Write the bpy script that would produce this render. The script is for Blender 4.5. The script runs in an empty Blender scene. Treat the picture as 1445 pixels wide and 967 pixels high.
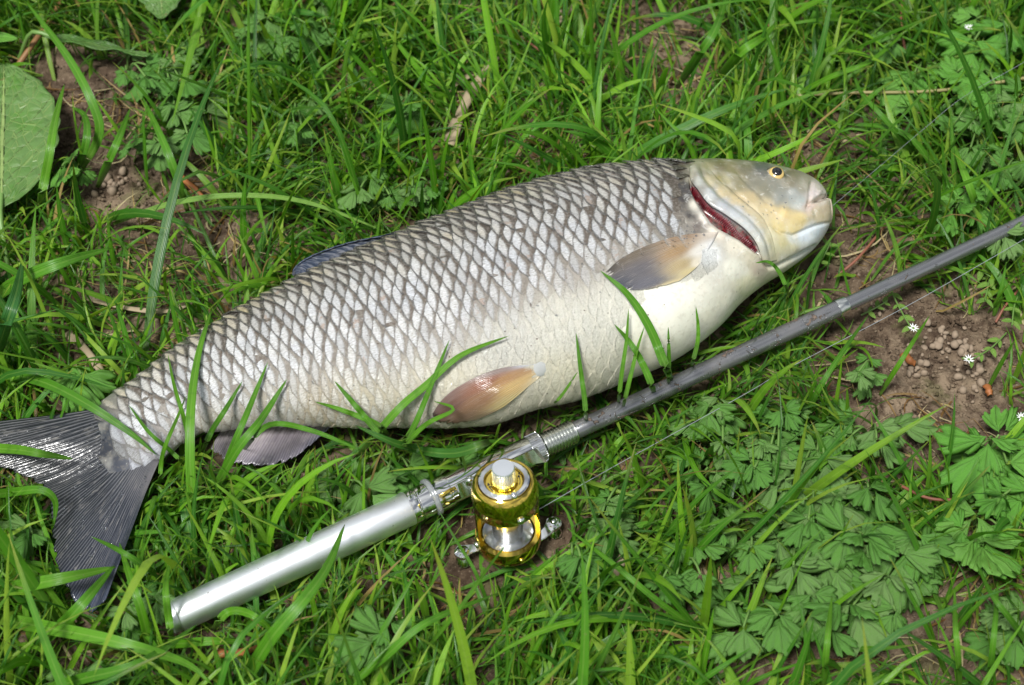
import bpy, bmesh, math, random
import numpy as np
from mathutils import Vector, Matrix
from mathutils.bvhtree import BVHTree

random.seed(7)
RNG = np.random.default_rng(11)
SC = bpy.context.scene
COL = SC.collection

# ------------------------------------------------------------------ camera
PITCH = math.radians(53.0)
HFOV = math.radians(34.0)
W, H = 1445.0, 967.0
F = (W / 2) / math.tan(HFOV / 2)
DIST = 0.54 / (2 * math.tan(HFOV / 2))
CAM = np.array([0.0, -DIST * math.cos(PITCH), DIST * math.sin(PITCH)])
VD = np.array([0.0, math.cos(PITCH), -math.sin(PITCH)])
VR = np.array([1.0, 0.0, 0.0])
VU = np.array([0.0, math.sin(PITCH), math.cos(PITCH)])
cam_data = bpy.data.cameras.new("camera")
cam = bpy.data.objects.new("camera", cam_data)
COL.objects.link(cam)
cam.location = CAM
cam.rotation_euler = (math.pi / 2 - PITCH, 0, 0)
cam_data.sensor_width = 36.0
cam_data.lens = 18.0 / math.tan(HFOV / 2)
cam_data.clip_start = 0.01
cam_data.clip_end = 500.0
cam_data.dof.use_dof = True
cam_data.dof.focus_distance = 0.835
cam_data.dof.aperture_fstop = 12.0
SC.camera = cam

# ------------------------------------------------------------------ world, sun, exposure
SUN_EL, SUN_AZ = math.radians(66.0), math.radians(215.0)   # azimuth measured clockwise from +Y
world = bpy.data.worlds.new("World")
SC.world = world
world.use_nodes = True
wn = world.node_tree.nodes
wl = world.node_tree.links
bg = wn["Background"]
sky = wn.new("ShaderNodeTexSky")
sky.sky_type = 'NISHITA'
sky.sun_disc = False
sky.sun_elevation = SUN_EL
sky.sun_rotation = SUN_AZ
sky.dust_density = 3.0
hs = wn.new("ShaderNodeHueSaturation")
hs.inputs['Saturation'].default_value = 0.55
wl.new(sky.outputs[0], hs.inputs['Color'])
# broken bright cloud over the blue
wtc = wn.new("ShaderNodeTexCoord")
wno = wn.new("ShaderNodeTexNoise"); wno.inputs['Scale'].default_value = 2.3; wno.inputs['Detail'].default_value = 6.0
wl.new(wtc.outputs['Generated'], wno.inputs['Vector'])
wmr = wn.new("ShaderNodeMapRange"); wmr.interpolation_type = 'SMOOTHSTEP'
wmr.inputs[1].default_value = 0.42; wmr.inputs[2].default_value = 0.60
wl.new(wno.outputs[0], wmr.inputs[0])
wmx = wn.new("ShaderNodeMix"); wmx.data_type = 'RGBA'
wl.new(wmr.outputs[0], wmx.inputs[0]); wl.new(hs.outputs[0], wmx.inputs[6]); wmx.inputs[7].default_value = (9.5, 9.8, 10.2, 1.0)
wl.new(wmx.outputs[2], bg.inputs['Color'])
bg.inputs['Strength'].default_value = 0.068
sd = bpy.data.lights.new("sun", 'SUN')
sd.energy = 4.5
sd.angle = math.radians(13.0)
sd.color = (1.0, 0.985, 0.955)
sun = bpy.data.objects.new("sun", sd)
COL.objects.link(sun)
sdir = Vector((math.sin(SUN_AZ) * math.cos(SUN_EL), math.cos(SUN_AZ) * math.cos(SUN_EL), math.sin(SUN_EL)))
sun.rotation_euler = sdir.to_track_quat('Z', 'Y').to_euler()
sun.location = sdir * 3
SC.view_settings.view_transform = 'Standard'
SC.view_settings.look = 'None'
SC.view_settings.exposure = 0.20
SC.view_settings.gamma = 1.0

# ------------------------------------------------------------------ helpers
def unproj(px, py, z):
    px = np.asarray(px, float); py = np.asarray(py, float); z = np.asarray(z, float)
    d = VD + ((px - W / 2) / F)[..., None] * VR - ((py - H / 2) / F)[..., None] * VU
    t = (z - CAM[2]) / d[..., 2]
    return CAM + d * t[..., None]

def proj(P):
    v = np.asarray(P, float) - CAM
    dep = v @ VD
    return W / 2 + F * (v @ VR) / dep, H / 2 - F * (v @ VU) / dep, dep

def raydir(px, py):
    d = VD + (px - W / 2) / F * VR - (py - H / 2) / F * VU
    return d / np.linalg.norm(d)

def lin(c):
    c = np.asarray(c, float) / 255.0
    return np.where(c <= 0.04045, c / 12.92, ((c + 0.055) / 1.055) ** 2.4)

def L4(c):
    l = lin(c)
    return (float(l[0]), float(l[1]), float(l[2]), 1.0)

def smooth(e0, e1, x):
    t = np.clip((x - e0) / (e1 - e0), 0, 1)
    return t * t * (3 - 2 * t)

def resample(poly, n):
    p = np.asarray(poly, float)
    # catmull-rom densify, then even spacing
    q = np.vstack([2 * p[0] - p[1], p, 2 * p[-1] - p[-2]])
    out = []
    for i in range(1, len(q) - 2):
        for t in np.linspace(0, 1, 12, endpoint=False):
            a, b, c, d = q[i - 1], q[i], q[i + 1], q[i + 2]
            out.append(0.5 * (2 * b + (c - a) * t + (2 * a - 5 * b + 4 * c - d) * t * t + (3 * b - a - 3 * c + d) * t ** 3))
    out.append(p[-1])
    out = np.array(out)
    s = np.concatenate([[0], np.cumsum(np.linalg.norm(np.diff(out, axis=0), axis=1))])
    ss = np.linspace(0, s[-1], n)
    return np.stack([np.interp(ss, s, out[:, k]) for k in range(out.shape[1])], 1)

_lat = RNG.random((256, 256))
def vnoise(x, y):
    xi = np.floor(x).astype(int); yi = np.floor(y).astype(int)
    fx = x - xi; fy = y - yi
    fx = fx * fx * (3 - 2 * fx); fy = fy * fy * (3 - 2 * fy)
    a = _lat[xi % 256, yi % 256]; b = _lat[(xi + 1) % 256, yi % 256]
    c = _lat[xi % 256, (yi + 1) % 256]; d = _lat[(xi + 1) % 256, (yi + 1) % 256]
    return (a * (1 - fx) + b * fx) * (1 - fy) + (c * (1 - fx) + d * fx) * fy

def fbm(x, y, o=4):
    s = 0; a = 0.5
    for k in range(o):
        s = s + a * (vnoise(x * 2 ** k + 17.3 * k, y * 2 ** k + 9.1 * k) - 0.5)
        a *= 0.55
    return s

def mesh_np(name, V, faces, mat=None, smoothed=True, col=None, uv=None, col2=None):
    """V (n,3); faces: (m,3|4) array or list; col per-vertex linear rgb; uv per-vertex"""
    me = bpy.data.meshes.new(name)
    V = np.asarray(V, np.float32)
    if isinstance(faces, np.ndarray):
        m, k = faces.shape
        me.vertices.add(len(V)); me.vertices.foreach_set('co', V.ravel())
        me.loops.add(m * k); me.loops.foreach_set('vertex_index', faces.astype(np.int32).ravel())
        me.polygons.add(m)
        me.polygons.foreach_set('loop_start', np.arange(0, m * k, k, dtype=np.int32))
        me.polygons.foreach_set('loop_total', np.full(m, k, np.int32))
        me.update(calc_edges=True)
    else:
        me.from_pydata([tuple(map(float, v)) for v in V], [], [tuple(int(i) for i in f) for f in faces])
        me.update()
    me.polygons.foreach_set('use_smooth', np.full(len(me.polygons), smoothed))
    if col is not None:
        at = me.color_attributes.new('Col', 'FLOAT_COLOR', 'POINT')
        c = np.ones((len(V), 4), np.float32); c[:, :col.shape[1]] = col
        at.data.foreach_set('color', c.ravel())
    if col2 is not None:
        at = me.color_attributes.new('Skin', 'FLOAT_COLOR', 'POINT')
        c = np.ones((len(V), 4), np.float32); c[:, :3] = col2
        at.data.foreach_set('color', c.ravel())
    if uv is not None:
        ul = me.uv_layers.new(name='UVMap')
        li = np.empty(len(me.loops), np.int32); me.loops.foreach_get('vertex_index', li)
        ul.data.foreach_set('uv', np.asarray(uv, np.float32)[li].ravel())
    if mat is not None:
        me.materials.append(mat)
    me.validate()
    return me

def link(name, me, parent=None):
    o = bpy.data.objects.new(name, me)
    COL.objects.link(o)
    if parent is not None:
        o.parent = parent
        o.matrix_parent_inverse = parent.matrix_basis.inverted()
    return o

def tag(o, label=None, cat=None, group=None, kind=None):
    if label: o['label'] = label
    if cat: o['category'] = cat
    if group: o['group'] = group
    if kind: o['kind'] = kind
    return o

def thing(name, loc, label, cat, group=None):
    o = bpy.data.objects.new(name, None)
    o.empty_display_size = 0.01
    COL.objects.link(o)
    o.location = loc
    return tag(o, label, cat, group)

def gridfaces(nu, nv, wrapv=False, off=0):
    i = np.arange(nu - 1)[:, None]; j = np.arange(nv if wrapv else nv - 1)[None, :]
    j2 = (j + 1) % nv
    a = i * nv + j; b = i * nv + j2; c = (i + 1) * nv + j2; d = (i + 1) * nv + j
    return np.stack([a, b, c, d], -1).reshape(-1, 4) + off

def solid_sheet(G, thick, N=None):
    """closed thin shell from a grid G (nu,nv,3); returns V, F, and index map (top first)"""
    nu, nv, _ = G.shape
    if N is None:
        du = np.gradient(G, axis=0); dv = np.gradient(G, axis=1)
        N = np.cross(du, dv); N /= np.linalg.norm(N, axis=2, keepdims=True) + 1e-12
        if N[..., 2].mean() < 0: N = -N
    B = G - N * (thick if np.isscalar(thick) else thick[..., None])
    V = np.concatenate([G.reshape(-1, 3), B.reshape(-1, 3)])
    f = gridfaces(nu, nv); n = nu * nv
    f2 = f[:, ::-1] + n
    rim = [(i * nv) for i in range(nu)]
    idx = np.arange(n).reshape(nu, nv)
    loop = np.concatenate([idx[0, :], idx[1:, -1], idx[-1, -2::-1], idx[-2:0:-1, 0]])
    l2 = np.roll(loop, -1)
    side = np.stack([loop, loop + n, l2 + n, l2], 1)
    return V, np.concatenate([f, f2, side])

# ---- materials
def newmat(name):
    m = bpy.data.materials.new(name)
    m.use_nodes = True
    nt = m.node_tree
    b = nt.nodes['Principled BSDF']
    return m, nt, b

class NB:
    def __init__(s, nt): s.nt = nt
    def n(s, t, **kw):
        x = s.nt.nodes.new(t)
        for k, v in kw.items():
            if k.startswith('i_'):
                key = k[2:]
                key = int(key) if key.isdigit() else key.replace('_', ' ')
                x.inputs[key].default_value = v
            else:
                setattr(x, k, v)
        return x
    def l(s, a, b): s.nt.links.new(a, b)
    def math(s, op, a, b=None, c=None):
        x = s.nt.nodes.new('ShaderNodeMath'); x.operation = op
        for i, v in enumerate((a, b, c)):
            if v is None: continue
            if isinstance(v, (int, float)): x.inputs[i].default_value = v
            else: s.nt.links.new(v, x.inputs[i])
        return x.outputs[0]
    def mix(s, f, a, b, mode='MIX'):
        x = s.nt.nodes.new('ShaderNodeMix'); x.data_type = 'RGBA'; x.blend_type = mode
        for i, v in ((0, f), (6, a), (7, b)):
            if isinstance(v, (int, float, tuple)): x.inputs[i].default_value = v
            else: s.nt.links.new(v, x.inputs[i])
        return x.outputs[2]
    def ramp(s, f, stops, interp='LINEAR'):
        x = s.nt.nodes.new('ShaderNodeValToRGB'); x.color_ramp.interpolation = interp
        el = x.color_ramp.elements
        while len(el) < len(stops): el.new(0.5)
        for e, (p, c) in zip(el, stops):
            e.position = p; e.color = c if len(c) == 4 else (*c, 1)
        s.nt.links.new(f, x.inputs[0])
        return x.outputs[0]
    def smooth(s, v, a, b):
        x = s.nt.nodes.new('ShaderNodeMapRange'); x.interpolation_type = 'SMOOTHSTEP'
        x.inputs[1].default_value = a; x.inputs[2].default_value = b
        s.nt.links.new(v, x.inputs[0])
        return x.outputs[0]
    def noise(s, scale, detail=4, vec=None, rough=0.55, dist=0.0):
        x = s.nt.nodes.new('ShaderNodeTexNoise')
        x.inputs['Scale'].default_value = scale; x.inputs['Detail'].default_value = detail
        x.inputs['Roughness'].default_value = rough; x.inputs['Distortion'].default_value = dist
        if vec is not None: s.nt.links.new(vec, x.inputs['Vector'])
        return x.outputs[0]
    def bump(s, h, dist, strength=1.0, prev=None):
        x = s.nt.nodes.new('ShaderNodeBump')
        x.inputs['Distance'].default_value = dist; x.inputs['Strength'].default_value = strength
        s.nt.links.new(h, x.inputs['Height'])
        if prev is not None: s.nt.links.new(prev, x.inputs['Normal'])
        return x.outputs[0]
    def attr(s, name='Col'):
        x = s.nt.nodes.new('ShaderNodeAttribute'); x.attribute_name = name
        return x
    def obj(s):
        return s.nt.nodes.new('ShaderNodeTexCoord').outputs['Object']
    def uv(s):
        return s.nt.nodes.new('ShaderNodeTexCoord').outputs['UV']
    def sep(s, v):
        x = s.nt.nodes.new('ShaderNodeSeparateXYZ'); s.nt.links.new(v, x.inputs[0]); return x.outputs
    def mapping(s, v, scale=(1, 1, 1)):
        x = s.nt.nodes.new('ShaderNodeMapping'); x.inputs['Scale'].default_value = scale
        s.nt.links.new(v, x.inputs[0]); return x.outputs[0]

# world-space position works as a fixed texture space here, because every mesh is modelled in place
def mat_skin():
    m, nt, b = newmat('fish_skin'); q = NB(nt)
    p = q.obj(); a = q.attr()
    n1 = q.noise(95, 5, p); n2 = q.noise(420, 4, p)
    c = q.mix(q.math('MULTIPLY', q.smooth(n1, 0.45, 0.75), 0.35), a.outputs['Color'], (0.62, 0.60, 0.52, 1))
    c = q.mix(q.math('MULTIPLY', q.smooth(n2, 0.5, 0.7), 0.22), c, (0.30, 0.26, 0.19, 1))
    c = q.mix(q.math('MULTIPLY', q.smooth(q.noise(190, 4, p, 0.6, 1.0), 0.58, 0.70), 0.30), c, (0.85, 0.85, 0.80, 1))
    spk = q.noise(330, 2, p)
    c = q.mix(q.math('MULTIPLY', q.smooth(spk, 0.735, 0.76), 0.8), c, (0.07, 0.035, 0.015, 1))
    q.l(c, b.inputs['Base Color'])
    b.inputs['Roughness'].default_value = 0.34
    b.inputs['Coat Weight'].default_value = 0.55
    b.inputs['Coat Roughness'].default_value = 0.2
    b.inputs['Subsurface Weight'].default_value = 0.08
    b.inputs['Subsurface Radius'].default_value = (0.004, 0.002, 0.0015)
    bp = q.bump(q.noise(260, 3, p), 0.0003, 0.4)
    bp = q.bump(n2, 0.00018, 0.5, bp)
    bp = q.bump(q.smooth(q.noise(700, 2, p), 0.62, 0.70), 0.0004, -0.6, bp)
    q.l(bp, b.inputs['Normal']); q.l(bp, b.inputs['Coat Normal'])
    return m

def mat_scale():
    # UV: x = distance from free edge (in scale pitches), y = across (-1..1). Col: r dorsal dark, g random, b front/belly fade
    m, nt, b = newmat('fish_scale'); q = NB(nt)
    u, v, _ = q.sep(q.uv()); at = q.attr(); r, g, bl = q.sep(at.outputs['Color'])
    p = q.obj()
    jag = q.noise(1500, 4, p, 0.7)
    vv = q.math('ABSOLUTE', v)
    lens = q.math('SUBTRACT', 1.0, q.math('POWER', q.math('MULTIPLY', vv, 1.16), 1.8))
    width = q.math('MULTIPLY', lens, q.math('SUBTRACT', q.math('ADD', 0.70, q.math('MULTIPLY', g, -0.14)), q.math('MULTIPLY', r, 0.13)))
    uj = q.math('ADD', u, q.math('MULTIPLY', q.math('SUBTRACT', jag, 0.5), 0.34))
    ww = q.math('ADD', width, 0.04)
    inner = q.math('SUBTRACT', ww, uj)          # >0 inside lens
    mask = q.smooth(inner, -0.09, 0.16)
    edge = q.smooth(q.math('SUBTRACT', uj, q.math('MULTIPLY', r, 0.05)), 0.02, 0.11)
    mask = q.math('MULTIPLY', mask, edge)
    # streaks running towards the free edge
    cmb = nt.nodes.new('ShaderNodeCombineXYZ')
    q.l(q.math('MULTIPLY', u, 1.5), cmb.inputs[0]); q.l(q.math('MULTIPLY', v, 9.0), cmb.inputs[1]); q.l(q.math('MULTIPLY', g, 37.0), cmb.inputs[2])
    st = q.noise(2.2, 5, cmb.outputs[0], 0.75)
    pale = q.mix(r, (0.56, 0.555, 0.54, 1), (0.42, 0.335, 0.19, 1))
    pale = q.mix(bl, pale, (0.47, 0.455, 0.40, 1))
    pale = q.mix(q.smooth(q.noise(60, 3, p), 0.35, 0.65), pale, q.mix(0.5, pale, (0.42, 0.46, 0.54, 1)))
    pale = q.mix(q.smooth(st, 0.38, 0.72), pale, q.mix(r, (0.88, 0.90, 0.92, 1), (0.70, 0.60, 0.39, 1)))
    pale = q.mix(q.math('MULTIPLY', q.smooth(st, 0.50, 0.30), 0.75), pale, (0.22, 0.19, 0.14, 1))
    # a few scales carry a tan stain
    pale = q.mix(q.math('MULTIPLY', q.smooth(g, 0.93, 0.96), q.math('MULTIPLY', q.smooth(q.noise(350, 2, p), 0.5, 0.6), 0.6)), pale, (0.50, 0.26, 0.10, 1))
    pale = q.mix(q.math('MULTIPLY', q.smooth(g, 0.4, 1.0), 0.45), pale, (0.30, 0.30, 0.30, 1))
    dark = q.mix(r, (0.110, 0.084, 0.062, 1), (0.014, 0.011, 0.006, 1))
    dark = q.mix(q.smooth(u, 0.25, 0.05), dark, q.mix(r, (0.085, 0.082, 0.080, 1), (0.010, 0.009, 0.006, 1)))
    dark = q.mix(bl, dark, (0.47, 0.445, 0.385, 1))
    dark = q.mix(q.math('MULTIPLY', q.smooth(q.noise(700, 3, p), 0.45, 0.65), 0.30), dark, (0.46, 0.43, 0.38, 1))
    c = q.mix(mask, dark, pale)
    c = q.mix(q.math('MULTIPLY', q.smooth(bl, 0.10, 1.0), 0.86), c, q.attr('Skin').outputs['Color'])
    c = q.mix(q.math('MULTIPLY', q.smooth(q.noise(420, 2, p), 0.72, 0.75), 0.85), c, (0.06, 0.03, 0.015, 1))
    q.l(c, b.inputs['Base Color'])
    q.l(q.math('MULTIPLY', mask, 0.22), b.inputs['Metallic'])
    b.inputs['Roughness'].default_value = 0.46
    b.inputs['Coat Weight'].default_value = 1.0
    b.inputs['Coat Roughness'].default_value = 0.07
    bp = q.bump(q.math('ADD', mask, q.math('MULTIPLY', q.noise(130, 3, p), 1.5)), 0.0006, 0.8)
    bp = q.bump(st, 0.0007, 0.9, bp)
    bp = q.bump(q.noise(700, 4, p, 0.7), 0.0009, 0.9, bp)
    q.l(bp, b.inputs['Normal']); q.l(bp, b.inputs['Coat Normal'])
    return m

def mat_fin(name='fin_skin', rough=0.34):
    # UV: x across rays (in rays), y along
    m, nt, b = newmat(name); q = NB(nt)
    u, v, _ = q.sep(q.uv()); at = q.attr(); p = q.obj()
    w1 = q.math('ABSOLUTE', q.math('SINE', q.math('MULTIPLY', u, math.pi)))
    w2 = q.math('ABSOLUTE', q.math('SINE', q.math('MULTIPLY', u, 2 * math.pi)))
    fk = q.smooth(q.math('ADD', v, q.math('MULTIPLY', q.math('SINE', q.math('MULTIPLY', u, 2.3)), 0.12)), 0.35, 0.6)
    w = q.math('ADD', q.math('MULTIPLY', w1, q.math('SUBTRACT', 1.0, fk)), q.math('MULTIPLY', w2, fk))
    cmb = nt.nodes.new('ShaderNodeCombineXYZ')
    q.l(q.math('MULTIPLY', u, 1.3), cmb.inputs[0]); q.l(q.math('MULTIPLY', v, 7.0), cmb.inputs[1])
    st = q.noise(1.0, 5, cmb.outputs[0], 0.7)
    c = q.mix(q.math('MULTIPLY', q.smooth(w, 0.7, 1.0), 0.20), at.outputs['Color'], (0.42, 0.42, 0.44, 1))
    c = q.mix(q.math('MULTIPLY', q.smooth(w, 0.40, 0.0), 0.30), c, (0.02, 0.018, 0.018, 1))
    c = q.mix(q.math('MULTIPLY', q.smooth(st, 0.52, 0.75), 0.34), c, (0.45, 0.42, 0.38, 1))
    q.l(c, b.inputs['Base Color'])
    b.inputs['Roughness'].default_value = rough
    b.inputs['Coat Weight'].default_value = 0.6
    b.inputs['Coat Roughness'].default_value = 0.11
    b.inputs['Specular IOR Level'].default_value = 0.3
    h = q.math('ADD', w, q.math('MULTIPLY', st, 0.8))
    bp = q.bump(h, 0.00018, 0.5)
    bp = q.bump(q.noise(260, 4, p), 0.0006, 0.7, bp)
    q.l(bp, b.inputs['Normal']); q.l(bp, b.inputs['Coat Normal'])
    return m

def mat_metal(name, col, rough, bumpk=0.0, mud=False, aniso=0.0, metallic=1.0):
    m, nt, b = newmat(name); q = NB(nt)
    p = q.obj()
    b.inputs['Metallic'].default_value = metallic
    n = q.noise(300, 4, p)
    c = q.mix(q.math('MULTIPLY', q.smooth(n, 0.5, 0.8), 0.12), (*col, 1), (col[0] * .6, col[1] * .6, col[2] * .6, 1))
    rg = q.math('ADD', q.math('MULTIPLY', q.noise(120, 5, p), 0.12), rough - 0.06)
    if mud:
        ms = q.noise(130, 6, q.mapping(p, (1, 1, 1)), 0.7, 0.6)
        big = q.noise(22, 2, p)
        mk = q.smooth(q.math('ADD', ms, q.math('MULTIPLY', big, 0.45)), 0.84, 0.88)
        film = q.math('MULTIPLY', q.smooth(q.math('ADD', q.noise(60, 6, p, 0.7), q.math('MULTIPLY', big, 0.4)), 0.66, 0.90), 0.16)
        mk2 = q.math('MAXIMUM', q.math('MULTIPLY', mk, 0.9), film)
        c = q.mix(mk2, c, (0.13, 0.085, 0.055, 1))
        q.l(q.math('MULTIPLY', q.math('SUBTRACT', 1.0, mk2), metallic), b.inputs['Metallic'])
        rg = q.math('ADD', rg, q.math('MULTIPLY', mk2, 0.5))
        q.l(q.bump(mk, 0.0006, 1.0), b.inputs['Normal'])
    elif bumpk:
        q.l(q.bump(n, bumpk, 0.4), b.inputs['Normal'])
    sp = q.smooth(q.noise(520, 2, p), 0.735, 0.755)
    c = q.mix(q.math('MULTIPLY', sp, 0.75), c, (0.12, 0.085, 0.055, 1))
    rg = q.math('ADD', rg, q.math('MULTIPLY', sp, 0.4))
    q.l(c, b.inputs['Base Color']); q.l(rg, b.inputs['Roughness'])
    if aniso: b.inputs['Anisotropic'].default_value = aniso
    return m

def mat_plain(name, col, rough=0.5, **kw):
    m, nt, b = newmat(name); q = NB(nt)
    n = q.noise(250, 4, q.obj())
    c = q.mix(q.math('MULTIPLY', n, 0.5), (*col, 1), tuple(x * 0.55 for x in col) + (1,))
    q.l(c, b.inputs['Base Color']); b.inputs['Roughness'].default_value = rough
    for k, v in kw.items(): b.inputs[k.replace('_', ' ')].default_value = v
    return m

def mat_grass(name='grass_blade'):
    # UV: x across 0..1, y along; Col = base colour of the blade
    m, nt, b = newmat(name); q = NB(nt)
    u, v, _ = q.sep(q.uv()); at = q.attr(); p = q.obj()
    ribs = q.math('SINE', q.math('MULTIPLY', u, 44.0))
    mid = q.smooth(q.math('ABSOLUTE', q.math('SUBTRACT', u, 0.5)), 0.10, 0.0)
    c = q.mix(q.math('MULTIPLY', mid, 0.25), at.outputs['Color'], (0.34, 0.50, 0.12, 1))
    n = q.noise(150, 4, p)
    c = q.mix(q.math('MULTIPLY', q.smooth(n, 0.5, 0.75), 0.35), c, (0.030, 0.10, 0.016, 1))
    c = q.mix(q.math('MULTIPLY', q.smooth(q.noise(420, 3, p), 0.68, 0.74), 0.45), c, (0.26, 0.22, 0.13, 1))
    q.l(c, b.inputs['Base Color'])
    b.inputs['Roughness'].default_value = 0.33
    b.inputs['Specular IOR Level'].default_value = 0.5
    q.l(q.bump(ribs, 0.00012, 0.6), b.inputs['Normal'])
    tr = nt.nodes.new('ShaderNodeBsdfTranslucent')
    tc = q.mix(1.0, c, (0.95, 1.0, 0.35, 1), 'MULTIPLY')
    q.l(q.mix(1.0, tc, (1.5, 1.5, 1.2, 1), 'MULTIPLY'), tr.inputs[0])
    ms = nt.nodes.new('ShaderNodeMixShader'); ms.inputs[0].default_value = 0.34
    q.l(b.outputs[0], ms.inputs[1]); q.l(tr.outputs[0], ms.inputs[2])
    q.l(ms.outputs[0], nt.nodes['Material Output'].inputs[0])
    return m

def mat_leaf(name, col, dusty=0.5, net=False, light=(0.30, 0.42, 0.12)):
    # UV: x across lobe (-1..1 in 0..1), y along
    m, nt, b = newmat(name); q = NB(nt)
    uvv = q.uv(); u, v, _ = q.sep(uvv); p = q.obj(); oi = nt.nodes.new('ShaderNodeObjectInfo')
    ua = q.math('ABSOLUTE', q.math('SUBTRACT', u, 0.5))
    if net:
        vo = nt.nodes.new('ShaderNodeTexVoronoi'); vo.feature = 'DISTANCE_TO_EDGE'; vo.inputs['Scale'].default_value = 13.0
        wob = q.mapping(uvv, (0.8, 1.2, 1))
        q.l(wob, vo.inputs['Vector'])
        lat = q.math('ABSOLUTE', q.math('SINE', q.math('ADD', q.math('MULTIPLY', v, 24.0), q.math('MULTIPLY', ua, -14.0))))
        vein = q.math('MAXIMUM', q.math('MULTIPLY', q.smooth(vo.outputs[0], 0.045, 0.0), 0.6), q.math('MULTIPLY', q.smooth(lat, 0.14, 0.0), 0.6))
        vein = q.math('MAXIMUM', vein, q.smooth(ua, 0.025, 0.008))
        vk = 0.75
    else:
        lat = q.math('ABSOLUTE', q.math('SINE', q.math('ADD', q.math('MULTIPLY', u, 9.42), 1.57)))
        vein = q.math('MULTIPLY', q.smooth(lat, 0.22, 0.0), 1.0)
        vk = 0.10
    n = q.noise(90, 4, p)
    base = q.mix(q.smooth(n, 0.3, 0.7), (*col, 1), (col[0] * 1.7, col[1] * 1.45, col[2] * 1.5, 1))
    base = q.mix(q.math('MULTIPLY', oi.outputs['Random'], 0.35), base, (col[0] * 2.0, col[1] * 1.6, col[2] * 0.9, 1))
    c = q.mix(q.math('MULTIPLY', vein, vk), base, (*light, 1))
    dust = q.math('MULTIPLY', q.smooth(q.math('ADD', q.noise(55, 5, p, 0.7), q.math('MULTIPLY', oi.outputs['Random'], 0.28)), 0.60, 0.80), dusty)
    c = q.mix(dust, c, (0.30, 0.31, 0.21, 1))
    c = q.mix(q.math('MULTIPLY', q.smooth(q.noise(200, 3, p), 0.70, 0.74), 0.6), c, (0.16, 0.08, 0.03, 1))
    q.l(c, b.inputs['Base Color'])
    b.inputs['Roughness'].default_value = 0.40
    b.inputs['Specular IOR Level'].default_value = 0.45
    bp = q.bump(vein, 0.0012 if net else 0.0006, 0.9)
    if net: bp = q.bump(vo.outputs[0], 0.004, 0.6, bp)
    bp = q.bump(q.noise(300, 4, p), 0.0006, 0.6, bp)
    q.l(bp, b.inputs['Normal'])
    tr = nt.nodes.new('ShaderNodeBsdfTranslucent'); q.l(c, tr.inputs[0])
    ms = nt.nodes.new('ShaderNodeMixShader'); ms.inputs[0].default_value = 0.22
    q.l(b.outputs[0], ms.inputs[1]); q.l(tr.outputs[0], ms.inputs[2])
    q.l(ms.outputs[0], nt.nodes['Material Output'].inputs[0])
    return m

def mat_soil():
    m, nt, b = newmat('soil'); q = NB(nt)
    p = nt.nodes.new('ShaderNodeNewGeometry').outputs['Position']
    n1 = q.noise(14, 6, p, 0.6); n2 = q.noise(120, 8, p, 0.7); n3 = q.noise(600, 4, p)
    c = q.mix(q.smooth(n1, 0.35, 0.68), (0.085, 0.056, 0.035, 1), (0.225, 0.168, 0.112, 1))
    c = q.mix(q.smooth(n2, 0.40, 0.66), c, (0.045, 0.027, 0.016, 1))
    c = q.mix(q.math('MULTIPLY', q.smooth(n3, 0.55, 0.72), 0.5), c, (0.33, 0.26, 0.18, 1))
    c = q.mix(q.math('MULTIPLY', q.smooth(q.noise(40, 5, p), 0.58, 0.66), 0.5), c, (0.085, 0.085, 0.030, 1))
    # farther out the meadow floor reads green
    ln = nt.nodes.new('ShaderNodeVectorMath'); ln.operation = 'LENGTH'; q.l(p, ln.inputs[0])
    c = q.mix(q.smooth(ln.outputs['Value'], 0.8, 2.5), c, (0.045, 0.085, 0.02, 1))
    q.l(c, b.inputs['Base Color'])
    b.inputs['Roughness'].default_value = 0.85
    b.inputs['Specular IOR Level'].default_value = 0.25
    bp = q.bump(n2, 0.003, 0.8); bp = q.bump(n3, 0.001, 0.7, bp)
    q.l(bp, b.inputs['Normal'])
    return m

M_SKIN, M_SCALE, M_FIN, M_SOIL = mat_skin(), mat_scale(), mat_fin(), mat_soil()
M_GRASS = mat_grass()
M_LEAF = mat_leaf('buttercup_leaf', (0.062, 0.190, 0.026), 0.28)
M_LEAF2 = mat_leaf('bright_leaf', (0.072, 0.235, 0.026), 0.12)
M_DOCK = mat_leaf('dock_leaf', (0.052, 0.150, 0.028), 0.15, True)
M_ALU = mat_metal('satin_aluminium', (0.90, 0.93, 0.95), 0.43)
M_DROP = mat_plain('water', (0.95, 0.97, 1.0), 0.02, Transmission_Weight=1.0, IOR=1.33)
M_CHROME = mat_metal('polished_steel', (0.83, 0.84, 0.82), 0.09)
M_STEEL = mat_metal('turned_steel', (0.74, 0.75, 0.75), 0.22, 0.0001)
M_GOLD = mat_metal('gold_anodised', (0.80, 0.59, 0.11), 0.11)
M_GRAPH = mat_metal('graphite', (0.26, 0.265, 0.275), 0.24, mud=True, metallic=0.8)
M_THREAD = mat_metal('threaded_steel', (0.70, 0.72, 0.68), 0.24)
M_RUBBER = mat_plain('clear_silicone', (0.55, 0.58, 0.60), 0.18, Transmission_Weight=0.65)
M_BLACK = mat_plain('black_ink', (0.015, 0.014, 0.012), 0.4)
M_DRY = mat_plain('dry_straw', (0.36, 0.27, 0.15), 0.75)
M_REDDRY = mat_plain('red_brown_stem', (0.23, 0.085, 0.05), 0.6)
M_STEM = mat_plain('green_stem', (0.14, 0.26, 0.06), 0.45)
M_PETAL = mat_plain('white_petal', (0.85, 0.86, 0.84), 0.5)
M_LINE = mat_plain('nylon_line', (0.40, 0.44, 0.46), 0.2, Transmission_Weight=0.3)
M_CLOD = mat_plain('dry_mud', (0.27, 0.205, 0.145), 0.9)

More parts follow.
